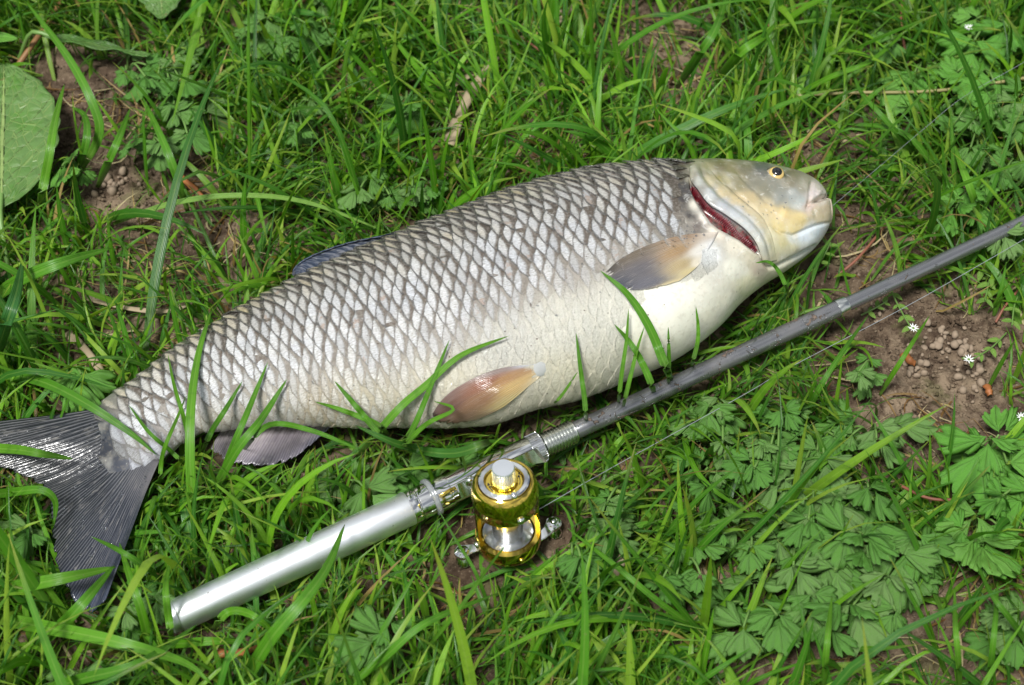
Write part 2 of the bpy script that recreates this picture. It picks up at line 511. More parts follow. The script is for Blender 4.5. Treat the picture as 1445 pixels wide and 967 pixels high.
OCC = []        # world points of solid things, for keeping grass out of them
def occ(V): OCC.append(np.asarray(V, float).reshape(-1, 3))

# ------------------------------------------------------------------ fish body
ST = [  # outline of the back (top) and of the belly (bottom) at matching stations, tail to nose
 ((112,610),(166,684)), ((150,562),(222,652)), ((181,541),(250,632)), ((217,513),(278,612)), ((253,487),(312,607)),
 ((299,458),(357,601)), ((345,430),(405,600)), ((395,403),(455,600)), ((450,376),(510,602)), ((510,350),(572,602)),
 ((570,324),(635,602)), ((630,301),(700,598)), ((690,277),(765,576)), ((750,257),(832,560)), ((805,244),(895,534)),
 ((858,235),(950,512)), ((905,231),(992,486)), ((950,229),(1028,456)), ((990,227),(1055,426)), ((1025,228),(1085,401)),
 ((1060,231),(1112,384)), ((1092,236),(1133,369)), ((1120,243),(1152,353)), ((1141,252),(1164,338)), ((1154,262),(1171,325)),
 ((1161,272),(1174,315))]
NS = len(ST)
TPX = np.array([s[0] for s in ST], float); BPX = np.array([s[1] for s in ST], float)
RAT = np.interp(np.arange(NS), [0, 2, 5, 12, 18, 22, 25], [.02, .46, .55, .60, .66, .72, .8])
ZC = np.interp(np.arange(NS), [0, 2, 5, 9, 13, 17, 20, 23, 25], [.0190, .021, .029, .036, .041, .040, .038, .035, .034])

def section(c, a, rat, u, zc, th):
    ct, sn = np.cos(th), np.sin(th)
    ex = 0.94
    cc = np.sign(ct) * np.abs(ct) ** ex; ss = np.sign(sn) * np.abs(sn) ** ex
    # back is a little narrower than the belly
    b = a * rat * (1 - 0.10 * ct)
    P = np.empty((len(th), 3))
    P[:, 0] = c[0] + a * cc * u[0]; P[:, 1] = c[1] + a * cc * u[1]; P[:, 2] = zc + b * ss
    return P

mid = (TPX + BPX) / 2
cen = unproj(mid[:, 0], mid[:, 1], ZC)[:, :2]
A = np.linalg.norm(unproj(TPX[:, 0], TPX[:, 1], ZC) - unproj(BPX[:, 0], BPX[:, 1], ZC), axis=1) / 2
TH = np.linspace(0, 2 * math.pi, 180, endpoint=False)
for it in range(14):
    d = np.gradient(cen, axis=0); d /= np.linalg.norm(d, axis=1, keepdims=True)
    U = np.stack([-d[:, 1], d[:, 0]], 1)
    TU = unproj(TPX[:, 0], TPX[:, 1], ZC)[:, :2] - unproj(BPX[:, 0], BPX[:, 1], ZC)[:, :2]
    TU /= np.linalg.norm(TU, axis=1, keepdims=True)
    for i in range(NS):
        P = section(cen[i], A[i], RAT[i], TU[i], ZC[i], TH)
        x, y, dep = proj(P)
        n = TPX[i] - BPX[i]; L = np.linalg.norm(n); n = n / L; t = np.array([-n[1], n[0]])
        s = x * n[0] + y * n[1]
        hi, lo = s.max(), s.min()
        et, eb = TPX[i] @ n, BPX[i] @ n
        A[i] *= 1 + 0.8 * ((et - eb) / (hi - lo) - 1)
        cm = ((et + eb) / 2 - (hi + lo) / 2) * n
        xm, ym, _ = proj(np.array([cen[i][0], cen[i][1], ZC[i]]))
        ct = (mid[i] @ t - (xm * t[0] + ym * t[1])) * t
        sh = cm + ct
        cen[i] = unproj(xm + sh[0], ym + sh[1], ZC[i])[:2]

# smooth loft with a rounded nose
G = np.arange(NS, dtype=float)
def spl(vals, g):
    v = np.asarray(vals, float)
    if v.ndim == 1: v = v[:, None]
    q = np.vstack([2 * v[0] - v[1], v, 2 * v[-1] - v[-2]])
    i = np.clip(np.floor(g).astype(int), 0, NS - 2); t = (g - i)[:, None]
    a, b, c, d = q[i], q[i + 1], q[i + 2], q[i + 3]
    return 0.5 * (2 * b + (c - a) * t + (2 * a - 5 * b + 4 * c - d) * t * t + (3 * b - a - 3 * c + d) * t ** 3)
gA = np.concatenate([np.linspace(0, 16.5, 190, endpoint=False), np.linspace(16.5, 25, 270)])
cs = spl(cen, gA); as_ = spl(A, gA)[:, 0]; us = spl(TU, gA); us /= np.linalg.norm(us, axis=1, keepdims=True)
zs = spl(ZC, gA)[:, 0]; rs = spl(RAT, gA)[:, 0]
NV = 240
th = 2 * math.pi * np.arange(NV) / NV
GRID = np.stack([section(cs[i], as_[i], rs[i], us[i], zs[i], th) for i in range(len(gA))])
# rounded end rings at the nose
dn = cs[-1] - cs[-4]; dn /= np.linalg.norm(dn)
caps = []
for k in range(1, 12):
    al = k / 11 * math.pi / 2
    ctr = np.array([cs[-1][0] + dn[0] * as_[-1] * 0.22 * math.sin(al), cs[-1][1] + dn[1] * as_[-1] * 0.22 * math.sin(al), zs[-1]])
    ring = GRID[len(gA) - 1] - np.array([cs[-1][0], cs[-1][1], zs[-1]])
    caps.append(ctr + ring * max(math.cos(al), 0.02))
GRID = np.concatenate([GRID, np.array(caps)])
NU = len(GRID)

def gnormals(Gd):
    du = np.gradient(Gd, axis=0)
    dv = np.roll(Gd, -1, axis=1) - np.roll(Gd, 1, axis=1)
    n = np.cross(du, dv); n /= np.linalg.norm(n, axis=2, keepdims=True) + 1e-15
    ctr = Gd.mean(axis=1, keepdims=True)
    if ((Gd - ctr) * n).sum() < 0: n = -n
    return n

def dist_poly(px, py, poly):
    """distance in px to polyline and signed side"""
    best = np.full(px.shape, 1e9); tt = np.zeros(px.shape)
    poly = np.asarray(poly, float); L = 0
    tot = np.linalg.norm(np.diff(poly, axis=0), axis=1).sum()
    for a, b in zip(poly[:-1], poly[1:]):
        ab = b - a; l2 = ab @ ab
        t = np.clip(((px - a[0]) * ab[0] + (py - a[1]) * ab[1]) / l2, 0, 1)
        d = np.hypot(px - a[0] - t * ab[0], py - a[1] - t * ab[1])
        m = d < best; best = np.where(m, d, best); tt = np.where(m, (L + t * math.sqrt(l2)) / tot, tt)
        L += math.sqrt(l2)
    return best, tt

def inside(px, py, poly):
    poly = np.asarray(poly, float); r = np.zeros(px.shape, bool); j = len(poly) - 1
    for i in range(len(poly)):
        xi, yi = poly[i]; xj, yj = poly[j]
        c = ((yi > py) != (yj > py)) & (px < (xj - xi) * (py - yi) / (yj - yi + 1e-12) + xi)
        r ^= c; j = i
    return r

RIM = [(984,229),(976,233),(972,241),(974,257),(984,271),(998,289),(1014,300),(1031,311),(1045,321),(1058,334),(1066,346),(1072,358),(1078,371)]
SLIT = [(974,257),(984,269),(998,286),(1014,297),(1031,308),(1046,318),(1060,332),(1068,344),(1072,359),(1059,350),(1044,338),(1030,330),(1014,321),(1003,312),(994,299),(982,282),(975,269)]
LOWLIP = [(968,250),(971,270),(978,287),(989,304),(999,319),(1011,329),(1027,338),(1042,345),(1057,356),(1070,366)]
THROAT = [(1074,366),(1085,378),(1098,376),(1120,365),(1137,354),(1150,346)]
LIPFOLD = [(1172,314),(1155,318),(1144,322),(1131,328),(1119,333),(1103,329),(1088,319)]
SNOUT = [(1146,254),(1144,271),(1142,287),(1137,297)]
NOTCH = [(1166,277),(1157,280),(1147,285),(1141,290)]
CHEEK = [(1036,238),(1055,258),(1069,271),(1081,283),(1094,288),(1112,292),(1132,294)]
PREOP = [(1012,236),(1030,262),(1052,283),(1066,298),(1078,314),(1086,334),(1088,352)]
NRM = gnormals(GRID)
PX, PY, _ = proj(GRID)
FACE = smooth(-0.05, 0.25, (NRM * -(GRID - CAM) / np.linalg.norm(GRID - CAM, axis=2, keepdims=True)).sum(2))
ins = inside(PX, PY, SLIT); ds, _ = dist_poly(PX, PY, SLIT + [SLIT[0]])
sgn = np.where(ins, ds, -ds)
cav = smooth(-2.0, 3.0, sgn)
disp = -0.0050 * cav
def groove(poly, depth, w):
    d, t = dist_poly(PX, PY, poly)
    e = np.clip(np.minimum(t, 1 - t) * 8, 0, 1)
    return depth * np.exp(-(d / w) ** 2) * (0.25 + 0.75 * e)
disp += groove(LOWLIP, 0.0010, 3.0) * (1 - cav)
disp -= groove(THROAT, 0.0022, 2.6)
disp -= groove(LIPFOLD, 0.0013, 2.4)
disp -= groove(SNOUT, 0.0011, 2.8)
disp -= groove(NOTCH, 0.0022, 2.6)
disp -= groove(CHEEK, 0.0006, 3.2)
disp -= groove(PREOP, 0.0005, 3.5)
disp += groove([(1100,300),(1118,306),(1138,305),(1150,301)], 0.0012, 9)          # upper lip bulge
disp += groove([(1152,335),(1135,347),(1115,352)], 0.0009, 9)
disp += groove([(1078,250),(1110,250)], 0.0007, 9)                                 # brow
disp += groove([(1158,268),(1154,276)], 0.0009, 4)
DIRECT = groove([(1172,276),(1162,279),(1154,282)], 0.0030, 3.2)
hw = smooth(930, 1010, PX)
disp += 0.0005 * fbm(PX / 14, PY / 14) * hw
body_noise = 0.0009 * fbm(PX / 40, PY / 40, 3)
disp += body_noise
SC_GRID = GRID + NRM * (body_noise)[..., None] * 1.0
BODY = GRID + NRM * (disp * FACE - DIRECT * (NRM[..., 2] > -.5))[..., None]

CP = [  # skin colours of the fish (x, y, sRGB)
 (140,580,(34,38,44)),(160,610,(40,46,54)),(190,650,(60,64,74)),(172,598,(64,68,80)),(200,632,(112,110,116)),(180,560,(60,62,64)),(200,540,(60,62,62)),(250,510,(80,78,70)),
 (250,580,(170,166,165)),(150,640,(34,38,46)),(120,630,(28,34,42)),(160,665,(50,54,64)),(300,480,(85,80,70)),(300,560,(185,180,176)),(300,600,(190,178,150)),(400,410,(78,72,58)),(400,500,(170,165,155)),
 (400,580,(196,188,170)),(440,595,(200,180,140)),(500,370,(78,70,52)),(520,480,(165,158,148)),(520,590,(223,212,178)),(600,315,(75,66,46)),
 (620,440,(165,158,150)),(620,560,(214,207,184)),(700,282,(78,68,48)),(700,400,(160,152,142)),(720,480,(200,198,187)),(740,560,(206,201,180)),
 (800,250,(80,70,50)),(800,360,(160,152,142)),(800,460,(204,202,188)),(800,540,(210,205,180)),(880,240,(82,72,54)),(880,330,(165,158,148)),
 (880,440,(216,214,200)),(900,520,(208,205,184)),(940,238,(70,62,48)),(935,300,(150,146,136)),(940,430,(222,220,206)),(960,490,(214,212,194)),
 (1000,450,(222,219,200)),(1030,430,(226,223,204)),(1040,380,(232,230,215)),(1000,360,(222,225,224)),(1055,400,(226,222,190)),
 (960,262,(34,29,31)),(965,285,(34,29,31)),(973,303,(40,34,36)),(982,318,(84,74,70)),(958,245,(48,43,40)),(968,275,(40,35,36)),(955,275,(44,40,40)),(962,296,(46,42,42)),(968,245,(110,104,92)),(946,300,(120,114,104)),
 (972,255,(150,146,128)),(978,290,(196,192,178)),(992,306,(205,200,188)),(1010,325,(210,202,186)),(1040,345,(214,208,190)),(1060,362,(200,192,170)),
 (985,232,(156,152,126)),(1000,235,(150,144,112)),(1020,232,(122,114,84)),(1050,236,(108,104,82)),(1075,238,(84,86,82)),(1030,245,(128,122,84)),
 (1022,252,(134,126,70)),(1040,260,(128,122,92)),(1065,258,(116,114,98)),(1090,262,(124,124,112)),(1115,255,(120,114,92)),(1108,246,(96,92,76)),
 (1135,262,(140,136,118)),(1120,275,(146,150,146)),(1130,285,(160,166,162)),(1100,278,(130,132,124)),(1080,268,(120,118,100)),
 (978,245,(162,160,142)),(985,262,(168,170,162)),(1000,278,(164,170,172)),(1018,292,(166,170,174)),(1035,303,(172,176,178)),(1052,316,(172,176,176)),(1066,332,(176,178,172)),(1074,350,(178,178,166)),
 (1000,258,(176,166,130)),(1020,272,(186,170,128)),(1040,282,(194,176,134)),(1060,296,(190,176,140)),(1075,310,(182,170,134)),
 (1060,280,(176,160,122)),(1085,295,(188,170,126)),(1105,305,(196,176,126)),(1100,320,(196,180,128)),(1125,312,(200,182,128)),(1120,322,(200,184,132)),
 (1150,300,(188,172,140)),(1165,296,(190,174,148)),(1160,308,(196,180,146)),(1143,292,(190,172,160)),(1150,272,(186,176,172)),(1157,268,(190,182,172)),(1160,284,(192,180,164)),
 (1085,335,(190,184,152)),(1095,350,(186,182,150)),(1090,365,(180,176,148)),(1105,342,(186,178,136)),(1115,350,(184,180,150)),
 (1120,338,(190,192,182)),(1135,335,(196,206,214)),(1150,328,(200,212,222)),(1160,322,(204,214,220)),(1150,338,(200,208,210)),(1135,350,(192,198,192)),
 (1110,372,(190,190,170)),(1090,388,(200,196,170)),(1130,362,(196,200,190)),(1075,378,(190,178,160))]
CPX = np.array([c[0] for c in CP], float); CPY = np.array([c[1] for c in CP], float)
CPC = lin(np.array([c[2] for c in CP]))
CPS = np.where(CPX > 955, 11.0, 42.0)
def skin_col(px, py):
    px = px + 6 * fbm(px / 12, py / 12 + 31); py = py + 6 * fbm(px / 12 + 57, py / 12)
    d2 = (px[..., None] - CPX) ** 2 + (py[..., None] - CPY) ** 2
    w = 1.0 / (d2 / CPS ** 2 + 0.12) ** 2.2
    return (w[..., None] * CPC).sum(-2) / w.sum(-1)[..., None]

fish = thing('fish', tuple(cen[13]) + (0,), 'large silvery scaled carp lying on its side in the grass with its gill open', 'fish')
bx, by = PX.ravel(), PY.ravel()
colr = np.concatenate([skin_col(bx[i:i + 8000], by[i:i + 8000]) for i in range(0, len(bx), 8000)]).reshape(NU, NV, 3)
redv = np.where((vnoise(PX / 2.2, PY / 1.5) > 0.5)[..., None], lin((104, 8, 24)), lin((48, 3, 10)))
cm_ = smooth(-1.5, 0.5, sgn)[..., None] * (FACE > 0.1)[..., None]
colr = colr * (1 - cm_) + redv * cm_
V = np.concatenate([BODY.reshape(-1, 3), [BODY[0].mean(0), BODY[-1].mean(0)]])
f = gridfaces(NU, NV, True)
me = mesh_np('body', V, f, M_SKIN, True, np.concatenate([colr.reshape(-1, 3), [colr[0].mean(0), colr[-1].mean(0)]]))
# outward winding check
bm = bmesh.new(); bm.from_mesh(me); bmesh.ops.recalc_face_normals(bm, faces=bm.faces); bm.to_mesh(me)
BVH = BVHTree.FromBMesh(bm); bm.free()
link('body', me, fish)
occ(BODY)
if True:
    bm = bmesh.new(); 
    mt = mesh_np('tmp', (GRID).reshape(-1, 3), f); bm.from_mesh(mt); BVH0 = BVHTree.FromBMesh(bm); bm.free(); bpy.data.meshes.remove(mt)

def surf(px, py, bvh=None):
    d = raydir(px, py)
    h = (bvh or BVH).ray_cast(Vector(CAM), Vector(d))
    if h[0] is None: return None, None
    n = h[1]
    if n.dot(Vector(d)) > 0: n = -n
    return np.array(h[0]), np.array(n)

# ---- scales
sarc = np.concatenate([[0], np.cumsum(np.linalg.norm(np.diff(cs, axis=0), axis=1))])
sarc = np.concatenate([sarc, sarc[-1] + np.arange(1, 12) * 1e-4])
VL = int(NV * 88 / 360)
per = np.linalg.norm(np.diff(np.concatenate([SC_GRID, SC_GRID[:, :1]], axis=1), axis=1), axis=2)
arc = np.concatenate([np.zeros((NU, 1)), np.cumsum(per, axis=1)], axis=1)
# extended index range from -60 to NV*0.72
VIDX = np.arange(-60, int(NV * 0.74))
def arc_at(i):
    a = np.where(VIDX < 0, arc[i, VIDX % NV] - arc[i, -1], arc[i, np.clip(VIDX, 0, NV)])
    return a - arc[i, VL]
ARC = np.stack([arc_at(i) for i in range(NU)])
NR2 = gnormals(SC_GRID)
def body_at(s, w):
    fi = np.interp(s, sarc, np.arange(NU)); i0 = np.clip(fi.astype(int), 0, NU - 2); ft = fi - i0
    out = np.zeros(s.shape + (3,)); nn = np.zeros(s.shape + (3,)); ti = np.zeros(s.shape)
    for k in range(s.size):
        P = []; N_ = []; T_ = []
        for r in (i0.flat[k], i0.flat[k] + 1):
            v = np.interp(w.flat[k], ARC[r], VIDX)
            v0 = int(math.floor(v)); f_ = v - v0
            P.append(SC_GRID[r, v0 % NV] * (1 - f_) + SC_GRID[r, (v0 + 1) % NV] * f_)
            N_.append(NR2[r, v0 % NV]); T_.append(v)
        t = ft.flat[k]
        out.reshape(-1, 3)[k] = P[0] * (1 - t) + P[1] * t
        nn.reshape(-1, 3)[k] = N_[0] * (1 - t) + N_[1] * t
        ti.flat[k] = T_[0] * (1 - t) + T_[1] * t
    nn /= np.linalg.norm(nn, axis=-1, keepdims=True)
    return out, nn, ti / NV * 360
ROWH = 0.0079
def gsh(w):
    q_ = np.maximum(0, -w - 0.012)
    return -0.55 * q_ * q_ / (q_ + 0.02)
HEADCUT = [(962,200),(956,228),(945,262),(951,296),(970,322),(984,350),(1040,372),(1062,410)]
smax = sarc[-1]
YS = np.array([-1.0, -0.78, -0.45, 0, 0.45, 0.78, 1.0])
DS = np.array([0.0, 0.0, 0.10, 0.42, 0.8, 1.25])
allsc = []
_pp = [0.0]
while _pp[-1] < smax + .08:
    _pp.append(_pp[-1] + float(np.interp(_pp[-1] / smax, [0, .08, .2, .38, .62, .8, 1], [.0068, .0066, .0062, .0063, .0072, .0075, .0070])))
def SLAT(i): return 0.001 + np.interp(i, np.arange(len(_pp)), _pp) + np.minimum(np.asarray(i, float), 0) * .0068
for j in range(-15, 17):
    for i in range(-2, 62):
        sl = float(SLAT((i + (0.5 if j % 2 else 0.0)))); w0 = j * ROWH
        s0 = sl + float(gsh(w0))
        if s0 < 0.002 or s0 > smax - .02: continue
        PITCHS = float(SLAT(i + 1.0) - SLAT(float(i)))
        fi = int(np.interp(s0, sarc, np.arange(NU)))
        if w0 < ARC[fi, 36] or w0 > ARC[fi, -8]: continue
        p, n, tdeg = body_at(np.array([s0]), np.array([w0]))
        x, y, _ = proj(p[0])
        if n[0] @ (CAM - p[0]) < -0.005: continue
        hx = np.interp(y, [c[1] for c in HEADCUT], [c[0] for c in HEADCUT])
        if x > hx - 2: continue
        if x < 128 + (y - 570) * 0.62: continue
        vent = smooth(88, 150, tdeg[0]) * (.62 + .38 * smooth(520, 700, x))
        fr = smooth(600, 900, x) * smooth(88, 136, tdeg[0])
        if x > 880 and tdeg[0] > 132: continue
        fade = max(0, min(1, 0.85 * vent + 0.70 * fr + RNG.normal() * .015))
        tl = smooth(182, 140, x - (y - 570) * .62) * RNG.uniform(.2, .8)
        fade = max(fade, tl)
        allsc.append((s0, w0, x, y, tdeg[0], fade, j, PITCHS))
def scale_mesh(sc):
    s0, w0, x, y, td, fade, j, PITCHS = sc
    s0 += RNG.normal() * .00030 + .0022 * float(fbm(np.array(s0 / .03), np.array(w0 / .02 + 9), 2)); w0 += RNG.normal() * .00030
    g = RNG.random()
    small = np.interp(x, [150, 260, 900, 965], [0.95, 1.0, 1.0, 0.82])
    hh = ROWH * 1.06 * RNG.uniform(0.88, 1.08)
    yy, dd = np.meshgrid(YS, DS, indexing='ij')
    rnd = RNG.uniform(-0.06, 0.06, 7)[:, None]
    dd = dd + rnd * (dd < 0.5)
    xf = (0.52 + RNG.uniform(-.07, .07)) * (1 - np.abs(yy) ** RNG.uniform(1.5, 2.0)) - 0.52 * 0.48 + 0.25
    sk = RNG.uniform(-0.15, 0.15)
    S_ = s0 - (xf - dd) * PITCHS + sk * yy * PITCHS
    W_ = w0 + yy * hh * (1 - 0.10 * np.clip(dd, 0, 1))
    S_ = S_ + gsh(W_) - gsh(w0)
    P, N_, _ = body_at(S_, W_)
    lift = 0.00150 * (1 - dd / 1.3) * (1 - 0.72 * fade) + 0.00012 * np.cos(yy * 2)
    lift = lift - 0.0004 * np.abs(yy) ** 3
    lift[:, 0] -= 0.00075 * (1 - 0.5 * fade)
    lift = lift + (1 - fade * .5) * (RNG.normal() * .00016 * yy + RNG.normal() * .00012)
    P = P + N_ * lift[..., None]
    t2 = 1 - smooth(30, 98, td + RNG.normal() * 4)
    c = np.zeros((len(P.reshape(-1, 3)), 3)); c[:, 0] = t2; c[:, 1] = g; c[:, 2] = fade
    dd0 = dd.copy(); dd0[:, 0] = -0.08; dd0[:, 1] = 0
    uv = np.stack([np.clip(dd0, -0.1, 2), yy], -1).reshape(-1, 2)
    x_, y_, _ = proj(P.reshape(-1, 3))
    sk3 = skin_col(x_, y_)
    if x < 225 and RNG.random() < .7: sk3 = sk3 * .3 + lin((150, 156, 182)) * .7
    return P.reshape(-1, 3), gridfaces(7, 6), c, uv, sk3
allsc.sort(key=lambda s: -float(s[3] > 0) * (1000 - abs(s[2] - 640) * 0.9 - abs(s[4] - 80) * 7))
JV, JF, JC, JU, JS, off = [], [], [], [], [], 0
for k, sc in enumerate(allsc):
    V, f, c, uv, sk2 = scale_mesh(sc)
    if k < 300:
        link('scale', mesh_np('scale', V, f, M_SCALE, True, c, uv, sk2), fish)
    else:
        JV.append(V); JF.append(f + off); JC.append(c); JU.append(uv); JS.append(sk2); off += len(V)
tag(link('small_scales', mesh_np('small_scales', np.concatenate(JV), np.concatenate(JF), M_SCALE, True, np.concatenate(JC), np.concatenate(JU), np.concatenate(JS)), fish), kind='stuff')
print('scales', len(allsc))

# ---- gill cover: a thin curved plate with a rolled free rim
INNER = [(1000,229),(1003,234),(1008,243),(1016,253),(1028,264),(1042,277),(1056,288),(1068,298),(1079,309),(1087,322),(1092,336),(1095,352),(1098,368)]
nu, nv = 90, 26
R1 = resample(RIM, nu); R0 = resample(INNER, nu)
Gc = np.zeros((nu, nv, 3)); Nc = np.zeros((nu, nv, 3)); cp = np.zeros((nu, nv, 2))
for a in range(nu):
    for b_ in range(nv):
        t = b_ / (nv - 1)
        p = R0[a] * (1 - t) + R1[a] * t
        q_, n_ = surf(p[0], p[1], BVH0)
        if q_ is None:
            q_, n_ = Gc[a, b_ - 1] * 1.0, Nc[a, b_ - 1]
        e = math.sin(math.pi * min(1, a / (nu - 1) * 6) / 2) * min(1, (nu - 1 - a) / 12)
        off_ = (0.0003 + 0.0019 * smooth(0.0, 0.75, t) + 0.0009 * math.exp(-((t - 0.80) / 0.16) ** 2)) * (0.25 + 0.75 * e)
        off_ -= 0.0007 * smooth(0.93, 1.0, t)
        off_ -= 0.0006 * math.exp(-((t - 0.52) / 0.09) ** 2) * e
        off_ += 0.00045 * float(fbm(np.array(p[0] / 10), np.array(p[1] / 10)))
        Gc[a, b_] = q_ + n_ * (off_ - 0.0006 * (1 - smooth(0, 0.12, t))); Nc[a, b_] = n_; cp[a, b_] = p
V, f = solid_sheet(Gc, 0.0008, Nc)
cc = skin_col(cp[..., 0].ravel(), cp[..., 1].ravel())
link('gill_cover', mesh_np('gill_cover', V, f, M_SKIN, True, np.concatenate([cc, cc])), fish)
# gill filaments inside the opening
fv, ff = [], []
for k in range(46):
    t = k / 45
    a = resample([(978,264),(1000,293),(1031,318),(1068,352)], 46)[k]
    q_, n_ = surf(a[0], a[1]); 
    a2, n2 = surf(a[0] - 4, a[1] + 5)
    if q_ is None or a2 is None: continue
    d = (a2 - q_); w = np.array([d[1], -d[0], 0]); w = w / np.linalg.norm(w) * 0.00045
    o = len(fv)
    fv += [q_ - d * .5 - w + n_ * .0001, q_ - d * .5 + w + n_ * .0001, a2 + w * .5 + n_ * .0002, a2 - w * .5 + n_ * .0002, q_ + n_ * .0007 * RNG.uniform(.4, 1.2), a2 + n_ * .0005]
    ff += [(o, o + 1, o + 4), (o + 1, o + 2, o + 5, o + 4), (o + 2, o + 3, o + 5), (o + 3, o, o + 4, o + 5)]
M_GILL = mat_plain('gill_red', (0.14, 0.006, 0.016), 0.45)
tag(link('gill_filaments', mesh_np('gill_filaments', np.array(fv), ff, M_GILL), fish), kind='stuff')

# ---- eye
ep, en = surf(1094, 246)
en = en + 0.75 * (CAM - ep) / np.linalg.norm(CAM - ep); en /= np.linalg.norm(en)
def frame(n, up=(0, 0, 1)):
    n = Vector(n).normalized(); x = Vector(up).cross(n).normalized(); y = n.cross(x)
    return Matrix((x, y, n)).transposed()
FR = np.array(frame(en))
def lathe(name, prof, mat, M3, org, parent, nseg=64, ribs=None, smoothed=True, capped=False):
    """profile [(r, z)] turned about local z; M3 3x3 columns = axes"""
    prof = np.asarray(prof, float); a = 2 * math.pi * np.arange(nseg) / nseg
    r = prof[:, 0][:, None] * np.ones(nseg)
    if ribs is not None:
        cnt, dep, sel = ribs
        r = r * (1 - np.asarray(sel, float)[:, None] * dep * (0.5 + 0.5 * np.sign(np.sin(a * cnt)))[None, :])
    P = np.stack([r * np.cos(a), r * np.sin(a), prof[:, 1][:, None] * np.ones(nseg)], -1)
    P = P @ np.asarray(M3).T + np.asarray(org)
    V = P.reshape(-1, 3); f = gridfaces(len(prof), nseg, True)
    me = mesh_np(name, V, f, mat, smoothed)
    b = bmesh.new(); b.from_mesh(me); bmesh.ops.remove_doubles(b, verts=b.verts, dist=1e-6)
    bmesh.ops.recalc_face_normals(b, faces=b.faces); b.to_mesh(me); b.free()
    if smoothed:
        me.polygons.foreach_set('use_smooth', np.ones(len(me.polygons), bool))
        try: me.set_sharp_from_angle(angle=math.radians(38))
        except Exception: pass
    return link(name, me, parent)
R = 0.0052
M_EYESKIN = mat_plain('eye_socket', (0.06, 0.055, 0.045), 0.3)
M_IRIS = mat_plain('iris', (0.60, 0.43, 0.15), 0.25, Coat_Weight=1.0)
M_PUPIL = mat_plain('pupil', (0.004, 0.004, 0.005), 0.05, Coat_Weight=1.0)
M_WHITE = mat_plain('eye_corner', (0.42, 0.33, 0.22), 0.25, Coat_Weight=1.0)
eo = ep - en * 0.0020
prof = [(R * math.cos(t), R * math.sin(t) * 0.74) for t in np.linspace(0, math.pi / 2, 14)]
eye = lathe('eye', prof, M_WHITE, FR, eo, fish, 40)
prof = [(0.0041 * math.cos(t) + 1e-6, 0.0024 + 0.0021 * math.sin(t)) for t in np.linspace(0, math.pi / 2, 10)]
sh = FR @ np.array([0.0006, 0.0001, 0])
lathe('iris', prof, M_IRIS, FR, eo + sh, eye, 36)
prof = [(0.0027 * math.cos(t) + 1e-6, 0.0040 + 0.0012 * math.sin(t)) for t in np.linspace(0, math.pi / 2, 10)]
lathe('pupil', prof, M_PUPIL, FR, eo + sh * 1.15, eye, 30)
prof = [(R * 0.90 + 0.0010 * math.cos(t), 0.0002 + 0.0010 * math.sin(t)) for t in np.linspace(0, 2 * math.pi, 11)]
lathe('eyelid', prof, M_EYESKIN, FR, eo, eye, 36)

